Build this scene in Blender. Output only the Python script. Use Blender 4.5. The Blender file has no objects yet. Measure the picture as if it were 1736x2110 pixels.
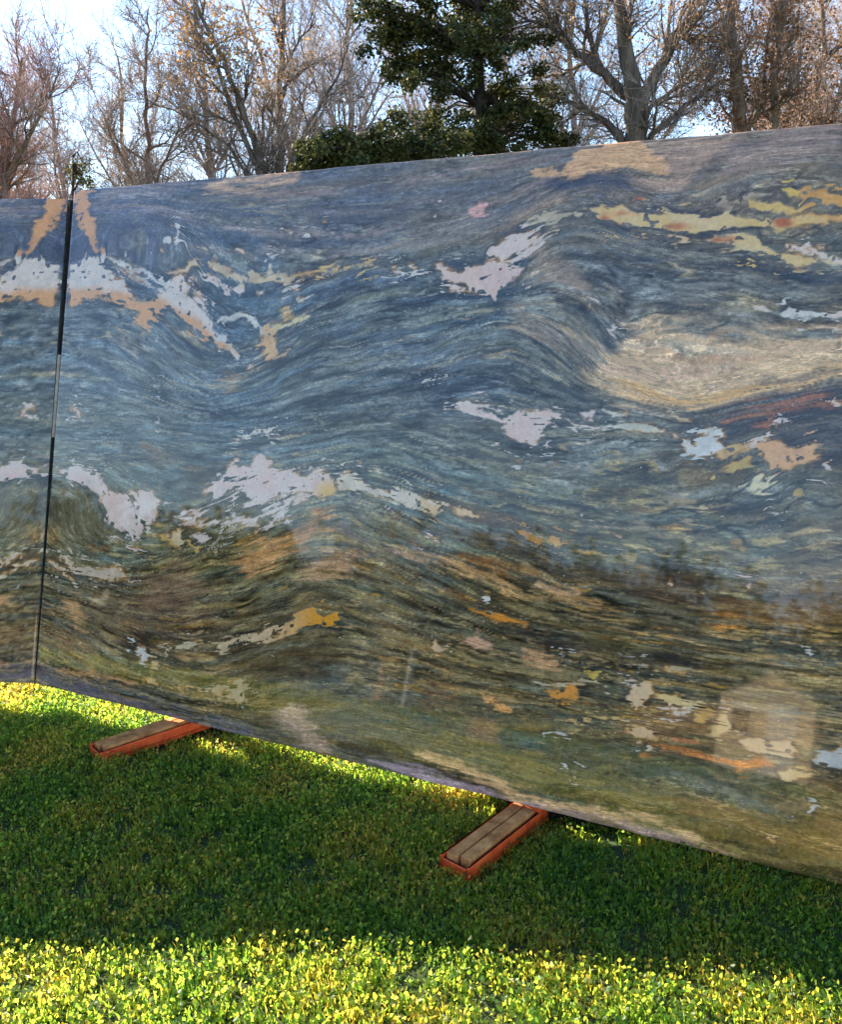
import bpy, math, random
import numpy as np
from mathutils import Vector

# ------------------------------------------------------------------ camera, sky, sun, exposure
random.seed(7)
RNG = np.random.default_rng(11)
scene = bpy.context.scene
COL = scene.collection
PW, PH, PF = 1736.0, 2110.0, 1750.0          # picture units used while measuring the photograph
CAM_Z, PITCH = 1.55, 0.21966896
cam_data = bpy.data.cameras.new('camera')
cam_data.sensor_fit = 'VERTICAL'
cam_data.sensor_height = 24.0
cam_data.lens = 24.0 * PF / PH
cam_data.clip_start = 0.05
cam_data.clip_end = 2000
cam = bpy.data.objects.new('camera', cam_data)
COL.objects.link(cam)
cam.location = (0, 0, CAM_Z)
cam.rotation_euler = (math.pi / 2 - PITCH, 0, 0)
scene.camera = cam
scene.render.resolution_x, scene.render.resolution_y = 843, 1024

LIGHT = Vector((2.35, -1.94, -2.07)).normalized()     # direction the sunlight travels
SUN_EL = math.asin(-LIGHT.z)
SUN_AZ = math.atan2(-LIGHT.x, -LIGHT.y)               # from +Y towards +X
world = bpy.data.worlds.new('World')
scene.world = world
world.use_nodes = True
wn = world.node_tree
wn.nodes.clear()
sky = wn.nodes.new('ShaderNodeTexSky')
sky.sky_type = 'NISHITA'
sky.sun_disc = False
sky.sun_elevation = SUN_EL
sky.sun_rotation = SUN_AZ
sky.air_density = 1.0
sky.dust_density = 0.05
sky.altitude = 300
sky.ozone_density = 2.0
bg = wn.nodes.new('ShaderNodeBackground')
bg.inputs['Strength'].default_value = 0.10
wo = wn.nodes.new('ShaderNodeOutputWorld')
wn.links.new(sky.outputs[0], bg.inputs['Color'])
wn.links.new(bg.outputs[0], wo.inputs['Surface'])
sun_data = bpy.data.lights.new('sun', 'SUN')
sun_data.energy = 5.0
sun_data.angle = math.radians(0.5)
sun_data.color = (1.0, 0.87, 0.66)
sun = bpy.data.objects.new('sun', sun_data)
COL.objects.link(sun)
sun.rotation_euler = LIGHT.to_track_quat('-Z', 'Y').to_euler()
sun.location = (-6, 6, 8)
scene.view_settings.view_transform = 'Standard'
scene.view_settings.look = 'None'
scene.view_settings.exposure = 2.1
scene.view_settings.gamma = 1.0
scene.view_settings.use_curve_mapping = False

# ------------------------------------------------------------------ helpers
CP, SP = math.cos(PITCH), math.sin(PITCH)

def at(px, py, dist):
    """point seen at picture position px,py, at forward ground distance dist"""
    a = (px - PW / 2) / PF
    b = (PH / 2 - py) / PF
    d = Vector((a, CP + b * SP, -SP + b * CP))
    return Vector((0, 0, CAM_Z)) + d * (dist / d.y)

def project(P):
    P = np.asarray(P, float)
    y, z = P[..., 1], P[..., 2] - CAM_Z
    d = y * CP - z * SP
    u = y * SP + z * CP
    d = np.where(d < 0.05, 0.05, d)
    return PW / 2 + PF * P[..., 0] / d, PH / 2 - PF * u / d

def gz(x, y):
    """height of the ground: level lawn round the slabs that falls away outside"""
    x = np.asarray(x, float); y = np.asarray(y, float)
    r = np.hypot(x, (y - 2.6))
    z = -0.052 * np.clip(r - 4.2, 0, 26) - 0.012 * np.clip(r - 30, 0, 400)
    rel = (x + 1.60) * 0.428 + (y - 3.28) * 0.904                 # hollow added so sunlight reaches the grass under the slabs
    z = z - 0.035 * np.exp(-(np.maximum(np.abs(rel - .05) - .08, 0) / .16) ** 2) / (1 + np.exp((x - .15) * 9)) * (x > -6)
    z = z + 0.085 * np.exp(-(np.maximum(np.abs(rel - .12) - .12, 0) / .22) ** 2) / (1 + np.exp(-(x - .62) * 14)) * (x < 4)
    z = z + 0.010 * np.sin(x * 2.1 + y * 1.3) + 0.008 * np.sin(3.7 * x - 2.9 * y + 1.0)
    return z

def tag(o, label=None, cat=None, group=None, kind=None):
    if label: o['label'] = label
    if cat: o['category'] = cat
    if group: o['group'] = group
    if kind: o['kind'] = kind
    return o

def empty(name, loc, rz=0.0):
    o = bpy.data.objects.new(name, None)
    COL.objects.link(o)
    o.location = loc
    o.rotation_euler = (0, 0, rz)
    o.empty_display_size = 0.1
    return o

def add_mesh(name, verts, faces, mat, parent=None, smooth=False):
    """verts are world coordinates; parts are re-based on the parent's position"""
    me = bpy.data.meshes.new(name)
    me.from_pydata([tuple(v) for v in verts], [], [tuple(f) for f in faces])
    me.validate()
    if smooth:
        me.polygons.foreach_set('use_smooth', [True] * len(me.polygons))
    if mat: me.materials.append(mat)
    o = bpy.data.objects.new(name, me)
    COL.objects.link(o)
    if parent:
        o.parent = parent
        bpy.context.view_layer.update()
        o.matrix_parent_inverse = parent.matrix_world.inverted()
    return o

def np_mesh(name, V, tris, mat, parent=None, smooth=False, uvattr=None):
    """fast triangle mesh from numpy arrays"""
    me = bpy.data.meshes.new(name)
    V = np.ascontiguousarray(V, np.float32); tris = np.ascontiguousarray(tris, np.int32)
    k = tris.shape[1]
    me.vertices.add(len(V)); me.vertices.foreach_set('co', V.ravel())
    me.loops.add(tris.size); me.loops.foreach_set('vertex_index', tris.ravel())
    me.polygons.add(len(tris))
    me.polygons.foreach_set('loop_start', np.arange(0, tris.size, k, dtype=np.int32))
    me.polygons.foreach_set('loop_total', np.full(len(tris), k, np.int32))
    if smooth: me.polygons.foreach_set('use_smooth', np.ones(len(tris), bool))
    me.update(calc_edges=True)
    if mat: me.materials.append(mat)
    o = bpy.data.objects.new(name, me)
    COL.objects.link(o)
    if parent:
        o.parent = parent
        bpy.context.view_layer.update()
        o.matrix_parent_inverse = parent.matrix_world.inverted()
    return o

class MB:
    """collects oriented boxes and prisms for one mesh"""
    def __init__(self): self.v, self.f = [], []
    def hexa(self, c):
        b = len(self.v); self.v += [Vector(p) for p in c]
        for q in ((0, 3, 2, 1), (4, 5, 6, 7), (0, 1, 5, 4), (1, 2, 6, 5), (2, 3, 7, 6), (3, 0, 4, 7)):
            self.f.append([b + i for i in q])
        return self
    def box(self, o, ax, ay, az, x0, x1, y0, y1, z0, z1, bev=0.0):
        P = lambda x, y, z: o + ax * x + ay * y + az * z
        if bev <= 0:
            return self.hexa([P(x0, y0, z0), P(x1, y0, z0), P(x1, y1, z0), P(x0, y1, z0),
                              P(x0, y0, z1), P(x1, y0, z1), P(x1, y1, z1), P(x0, y1, z1)])
        b = len(self.v); e = bev
        rings = []
        for z, k in ((z0, e), (z0 + e, 0), (z1 - e, 0), (z1, e)):
            ring = []
            for (x, y) in ((x0 + e + k, y0 + k), (x1 - e - k, y0 + k), (x1 - k, y0 + e + k), (x1 - k, y1 - e - k),
                           (x1 - e - k, y1 - k), (x0 + e + k, y1 - k), (x0 + k, y1 - e - k), (x0 + k, y0 + e + k)):
                ring.append(len(self.v)); self.v.append(P(x, y, z))
            rings.append(ring)
        for a, c in zip(rings, rings[1:]):
            for i in range(8):
                j = (i + 1) % 8
                self.f.append([a[i], a[j], c[j], c[i]])
        self.f.append(rings[0][::-1]); self.f.append(rings[-1])
        return self
    def bar(self, p, q, w, t, side=None):
        p, q = Vector(p), Vector(q)
        d = (q - p); L = d.length; d.normalize()
        s = Vector(side) if side is not None else (Vector((0, 0, 1)) if abs(d.z) < 0.9 else Vector((1, 0, 0)))
        s = (s - d * s.dot(d)).normalized(); n = d.cross(s)
        return self.box(p, d, s, n, 0, L, -w / 2, w / 2, -t / 2, t / 2, min(w, t) * 0.06)
    def tube(self, p, q, r0, r1, n=12):
        p, q = Vector(p), Vector(q); d = (q - p).normalized()
        s = d.orthogonal().normalized(); t = d.cross(s); b = len(self.v)
        for c, r in ((p, r0), (q, r1)):
            for i in range(n):
                a = 2 * math.pi * i / n
                self.v.append(c + s * (r * math.cos(a)) + t * (r * math.sin(a)))
        for i in range(n):
            j = (i + 1) % n
            self.f.append([b + i, b + j, b + n + j, b + n + i])
        self.f.append([b + i for i in range(n)][::-1]); self.f.append([b + n + i for i in range(n)])
        return self
    def build(self, name, mat, parent=None, smooth=False):
        return add_mesh(name, self.v, self.f, mat, parent, smooth)

# ---- node material helpers
def new_mat(name):
    m = bpy.data.materials.new(name)
    m.use_nodes = True
    nt = m.node_tree
    nt.nodes.clear()
    out = nt.nodes.new('ShaderNodeOutputMaterial')
    p = nt.nodes.new('ShaderNodeBsdfPrincipled')
    nt.links.new(p.outputs[0], out.inputs['Surface'])
    return m, nt, p, out

def nd(nt, kind, **kw):
    n = nt.nodes.new(kind)
    for k, v in kw.items():
        if k in n.inputs: n.inputs[k].default_value = v
        else: setattr(n, k, v)
    return n

def ramp(nt, fac, stops):
    r = nt.nodes.new('ShaderNodeValToRGB')
    els = r.color_ramp.elements
    while len(els) < len(stops): els.new(0.5)
    for e, (p, c) in zip(els, stops):
        e.position = p; e.color = (*c, 1) if len(c) == 3 else c
    nt.links.new(fac, r.inputs[0])
    return r

def mixc(nt, fac, a, b, mode='MIX'):
    m = nt.nodes.new('ShaderNodeMix')
    m.data_type = 'RGBA'; m.blend_type = mode
    for sock, val in ((m.inputs[0], fac), (m.inputs[6], a), (m.inputs[7], b)):
        if hasattr(val, 'is_linked') or hasattr(val, 'links'): nt.links.new(val, sock)
        elif isinstance(val, (int, float)): sock.default_value = val
        else: sock.default_value = (*val, 1)
    return m.outputs[2]

def mth(nt, op, a, b=None, clamp=False):
    m = nt.nodes.new('ShaderNodeMath'); m.operation = op; m.use_clamp = clamp
    for s, v in ((m.inputs[0], a), (m.inputs[1], b)):
        if v is None: continue
        if hasattr(v, 'links'): nt.links.new(v, s)
        else: s.default_value = v
    return m.outputs[0]

def noise_mat(name, cols, scale, rough=0.8, bump=0.0, stretch=(1, 1, 1), detail=5, spec=0.3, bscale=None, metallic=0.0):
    m, nt, p, out = new_mat(name)
    tc = nd(nt, 'ShaderNodeTexCoord'); mp = nd(nt, 'ShaderNodeMapping', Scale=stretch)
    nt.links.new(tc.outputs['Object'], mp.inputs[0])
    n = nd(nt, 'ShaderNodeTexNoise', Scale=scale, Detail=detail, Roughness=0.65)
    nt.links.new(mp.outputs[0], n.inputs['Vector'])
    k = len(cols)
    r = ramp(nt, n.outputs[0], [(0.3 + 0.4 * i / max(1, k - 1), c) for i, c in enumerate(cols)])
    nt.links.new(r.outputs[0], p.inputs['Base Color'])
    p.inputs['Roughness'].default_value = rough
    p.inputs['Specular IOR Level'].default_value = spec
    p.inputs['Metallic'].default_value = metallic
    if bump > 0:
        n2 = nd(nt, 'ShaderNodeTexNoise', Scale=bscale or scale * 3, Detail=6)
        nt.links.new(mp.outputs[0], n2.inputs['Vector'])
        b = nd(nt, 'ShaderNodeBump', Strength=bump, Distance=0.01)
        nt.links.new(n2.outputs[0], b.inputs['Height'])
        nt.links.new(b.outputs[0], p.inputs['Normal'])
    return m

def leaf_mat(name, cols, scale, trans=0.4, rough=0.5, tcol=None, attr=None):
    m, nt, p, out = new_mat(name)
    geo = nd(nt, 'ShaderNodeNewGeometry')
    n = nd(nt, 'ShaderNodeTexNoise', Scale=scale, Detail=3)
    tc = nd(nt, 'ShaderNodeTexCoord')
    nt.links.new(tc.outputs['Object'], n.inputs['Vector'])
    f = mth(nt, 'ADD', mth(nt, 'MULTIPLY', n.outputs[0], 0.75), mth(nt, 'MULTIPLY', geo.outputs['Random Per Island'], 0.35))
    k = len(cols)
    r = ramp(nt, f, [(0.28 + 0.5 * i / max(1, k - 1), c) for i, c in enumerate(cols)])
    nt.links.new(r.outputs[0], p.inputs['Base Color'])
    p.inputs['Roughness'].default_value = rough
    p.inputs['Specular IOR Level'].default_value = 0.35
    t = nd(nt, 'ShaderNodeBsdfTranslucent')
    tc2 = mixc(nt, 1.0, r.outputs[0], tcol or (1, 1, 1), 'MULTIPLY')
    nt.links.new(tc2, t.inputs['Color'])
    ms = nd(nt, 'ShaderNodeMixShader'); ms.inputs[0].default_value = trans
    nt.links.new(p.outputs[0], ms.inputs[1]); nt.links.new(t.outputs[0], ms.inputs[2])
    nt.links.new(ms.outputs[0], out.inputs['Surface'])
    return m

def srgb(c):
    c = np.asarray(c, float) / 255.0
    return np.where(c <= 0.04045, c / 12.92, ((c + 0.055) / 1.055) ** 2.4)

# ---- numpy value noise
def vnoise(x, y, seed):
    r = np.random.default_rng(seed).random((256, 256))
    xi = np.floor(x).astype(int); yi = np.floor(y).astype(int)
    fx = x - xi; fy = y - yi
    fx = fx * fx * (3 - 2 * fx); fy = fy * fy * (3 - 2 * fy)
    a = r[xi & 255, yi & 255]; b = r[(xi + 1) & 255, yi & 255]
    c = r[xi & 255, (yi + 1) & 255]; d = r[(xi + 1) & 255, (yi + 1) & 255]
    return (a * (1 - fx) + b * fx) * (1 - fy) + (c * (1 - fx) + d * fx) * fy

def fbm(x, y, seed, octv=4, gain=0.5):
    s = 0; amp = 1; tot = 0
    for o in range(octv):
        s = s + amp * (vnoise(x * 2 ** o, y * 2 ** o, seed + o) - 0.5); tot += amp; amp *= gain
    return s / tot * 2

# ------------------------------------------------------------------ ground
def ground_mat():
    m, nt, p, out = new_mat('lawn_soil')
    tc = nd(nt, 'ShaderNodeTexCoord')
    n = nd(nt, 'ShaderNodeTexNoise', Scale=1.2, Detail=8, Roughness=0.7)
    nt.links.new(tc.outputs['Object'], n.inputs['Vector'])
    n2 = nd(nt, 'ShaderNodeTexNoise', Scale=60, Detail=5, Roughness=0.7)
    nt.links.new(tc.outputs['Object'], n2.inputs['Vector'])
    r = ramp(nt, n.outputs[0], [(0.3, (0.022, 0.045, 0.010)), (0.55, (0.045, 0.075, 0.016)), (0.75, (0.075, 0.085, 0.028))])
    r2 = ramp(nt, n2.outputs[0], [(0.3, (0.35, 0.35, 0.35)), (0.7, (1.2, 1.2, 1.2))])
    nt.links.new(mixc(nt, 1.0, r.outputs[0], r2.outputs[0], 'MULTIPLY'), p.inputs['Base Color'])
    p.inputs['Roughness'].default_value = 0.95
    b = nd(nt, 'ShaderNodeBump', Strength=0.8, Distance=0.03)
    nt.links.new(n2.outputs[0], b.inputs['Height']); nt.links.new(b.outputs[0], p.inputs['Normal'])
    return m

def build_ground():
    # polar sheet centred on the slabs, fine near and reaching the horizon
    rr = np.concatenate([np.linspace(0, 6, 40), np.geomspace(6.4, 900, 46)])
    na = 96
    V = [(0, 2.6, float(gz(0, 2.6)))]; F = []
    for r in rr[1:]:
        for k in range(na):
            a = 2 * math.pi * k / na
            x, y = r * math.cos(a), 2.6 + r * math.sin(a)
            V.append((x, y, float(gz(x, y))))
    for k in range(na): F.append((0, 1 + k, 1 + (k + 1) % na))
    for i in range(len(rr) - 2):
        for k in range(na):
            a = 1 + i * na + k; b = 1 + i * na + (k + 1) % na
            F.append((a, a + na, b + na, b))
    g = add_mesh('ground', V, F, ground_mat(), None, True)
    tag(g, 'green lawn falling gently away round the stone slabs', 'lawn', kind='structure')
build_ground()

# ------------------------------------------------------------------ stone slabs
X0, Y0, PSI, TH, SLAB_H, SLAB_L, H0 = -1.6010939, 3.28068536, 0.44238799, 0.21252949, 2.02992917, 3.25, 0.09
DR = np.array([math.cos(PSI), -math.sin(PSI), 0.0])
BK = np.array([math.sin(PSI), math.cos(PSI), 0.0])
UP = np.array([0, 0, math.cos(TH)]) + BK * math.sin(TH)
P0 = np.array([X0, Y0, H0])
NRM = np.cross(UP, DR); NRM /= np.linalg.norm(NRM)
if NRM[1] > 0: NRM = -NRM

# bedding lines of the stone, traced left to right (picture units)
BEDS = [
 [(-60, 420), (150, 396), (400, 392), (600, 366), (800, 335), (1050, 312), (1300, 288), (1736, 250), (1900, 238)],
 [(150, 425), (250, 415), (340, 420), (415, 450), (500, 468), (600, 480), (700, 486), (820, 476), (950, 455), (1040, 425), (1110, 390), (1180, 358), (1250, 350), (1330, 372), (1420, 378), (1500, 345), (1600, 330), (1736, 322)],
 [(150, 540), (260, 545), (340, 575), (430, 548), (500, 578), (620, 575), (750, 545), (850, 520), (950, 500), (1040, 478), (1110, 445), (1180, 425), (1240, 432), (1300, 458), (1420, 470), (1560, 462), (1736, 448)],
 [(130, 600), (250, 605), (330, 620), (400, 670), (480, 728), (550, 715), (640, 650), (780, 605), (900, 575), (1010, 610), (1090, 560), (1120, 515), (1220, 525), (1400, 552), (1600, 575), (1736, 578)],
 [(120, 720), (250, 735), (330, 780), (430, 828), (520, 800), (600, 755), (750, 712), (900, 690), (1030, 648), (1100, 655), (1200, 715), (1260, 760), (1330, 805), (1420, 835), (1520, 815), (1736, 780)],
 [642, (1270, 688), (1400, 682), (1550, 688), (1736, 690), (1900, 690)],
 [668, (1250, 755), (1400, 762), (1600, 752), (1736, 742), (1900, 740)],
 [(110, 860), (250, 862), (400, 885), (600, 885), (800, 850), (950, 832), (1100, 865), (1300, 872), (1420, 880), (1560, 845), (1736, 812)],
 [(105, 930), (250, 930), (400, 958), (480, 950), (600, 930), (800, 905), (900, 930), (1050, 965), (1200, 985), (1350, 995), (1450, 985), (1600, 930), (1736, 905)],
 [(95, 960), (150, 970), (210, 1010), (290, 1105), (360, 1115), (470, 1055), (600, 1010), (720, 985), (820, 1020), (950, 1060), (1100, 1108), (1300, 1150), (1500, 1178), (1736, 1192)],
 [(90, 1140), (150, 1172), (270, 1188), (360, 1155), (500, 1125), (600, 1095), (690, 1055), (800, 1110), (900, 1135), (1000, 1175), (1100, 1218), (1250, 1255), (1500, 1290), (1736, 1315)],
 [(85, 1230), (200, 1262), (340, 1325), (480, 1318), (600, 1282), (690, 1268), (760, 1290), (900, 1330), (1050, 1370), (1300, 1412), (1500, 1440), (1736, 1470)],
 [(80, 1312), (200, 1375), (300, 1405), (420, 1440), (600, 1425), (700, 1432), (850, 1455), (1000, 1480), (1200, 1500), (1400, 1525), (1600, 1560), (1736, 1590)],
 [(75, 1365), (250, 1440), (400, 1475), (600, 1515), (700, 1505), (820, 1525), (1000, 1572), (1200, 1630), (1400, 1672), (1736, 1745)],
 [(72, 1408), (400, 1492), (800, 1590), (1000, 1645), (1300, 1722), (1736, 1825), (1900, 1862)],
]

def bed_field():
    pts, val = [], []
    for L in BEDS:
        lev = L[0] if isinstance(L[0], (int, float)) else None      # level given, or taken at the middle of the picture
        L = np.array(L[1:] if lev else L, float)
        n = max(8, int((L[-1, 0] - L[0, 0]) / 60))
        xs = np.linspace(L[0, 0], L[-1, 0], n); ys = np.interp(xs, L[:, 0], L[:, 1])
        S = lev if lev else np.interp(868, xs, ys)
        for x, y in zip(xs, ys): pts.append((x, y)); val.append(S - y)
    pts = np.array(pts) / 500.0; val = np.array(val)
    def U(d2): return 0.5 * d2 * np.log(d2 + 1e-9)
    d2 = ((pts[:, None] - pts[None]) ** 2).sum(-1)
    n = len(pts)
    A = np.zeros((n + 3, n + 3)); A[:n, :n] = U(d2) + np.eye(n) * 0.012
    A[:n, n] = 1; A[:n, n + 1:] = pts; A[n:, :n] = A[:n, n:].T
    w = np.linalg.solve(A, np.r_[val, 0, 0, 0])
    gx = np.linspace(-100, 2000, 106); gy = np.linspace(180, 2000, 92)
    G = np.stack(np.meshgrid(gx, gy, indexing='ij'), -1) / 500.0
    Q = G.reshape(-1, 2)
    out = U(((Q[:, None] - pts[None]) ** 2).sum(-1)) @ w[:n] + w[n] + Q @ w[n + 1:]
    return gx, gy, out.reshape(G.shape[:2])

def bilin(gx, gy, Z, x, y):
    fx = np.clip((x - gx[0]) / (gx[1] - gx[0]), 0, len(gx) - 1.001); fy = np.clip((y - gy[0]) / (gy[1] - gy[0]), 0, len(gy) - 1.001)
    i = fx.astype(int); j = fy.astype(int); a = fx - i; b = fy - j
    return (Z[i, j] * (1 - a) + Z[i + 1, j] * a) * (1 - b) + (Z[i, j + 1] * (1 - a) + Z[i + 1, j + 1] * a) * b

def seg_dist(x, y, P, closed, widths=None):
    """distance to a polyline (minus its half width) and inside test for polygons"""
    n = len(P); best = np.full(x.shape, 1e9); inside = np.zeros(x.shape, bool)
    for i in range(n if closed else n - 1):
        ax, ay = P[i]; bx, by = P[(i + 1) % n]
        dx, dy = bx - ax, by - ay; L = dx * dx + dy * dy + 1e-9
        t = np.clip(((x - ax) * dx + (y - ay) * dy) / L, 0, 1)
        d = np.hypot(x - ax - t * dx, y - ay - t * dy)
        if widths is not None: d = d - (widths[i] * (1 - t) + widths[i + 1] * t)
        best = np.minimum(best, d)
        if closed and dy != 0:
            c = ((ay > y) != (by > y)) & (x < dx * (y - ay) / dy + ax)
            inside ^= c
    return np.where(inside, -best, best) if closed else best

PALE, PINK, TAN, GOLD, ORANGE, PEACH = (222, 216, 222), (226, 205, 208), (188, 164, 126), (226, 184, 104), (196, 120, 48), (226, 186, 150)
YEL, GREYW, RED = (226, 200, 132), (172, 168, 158), (176, 98, 62)
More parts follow.
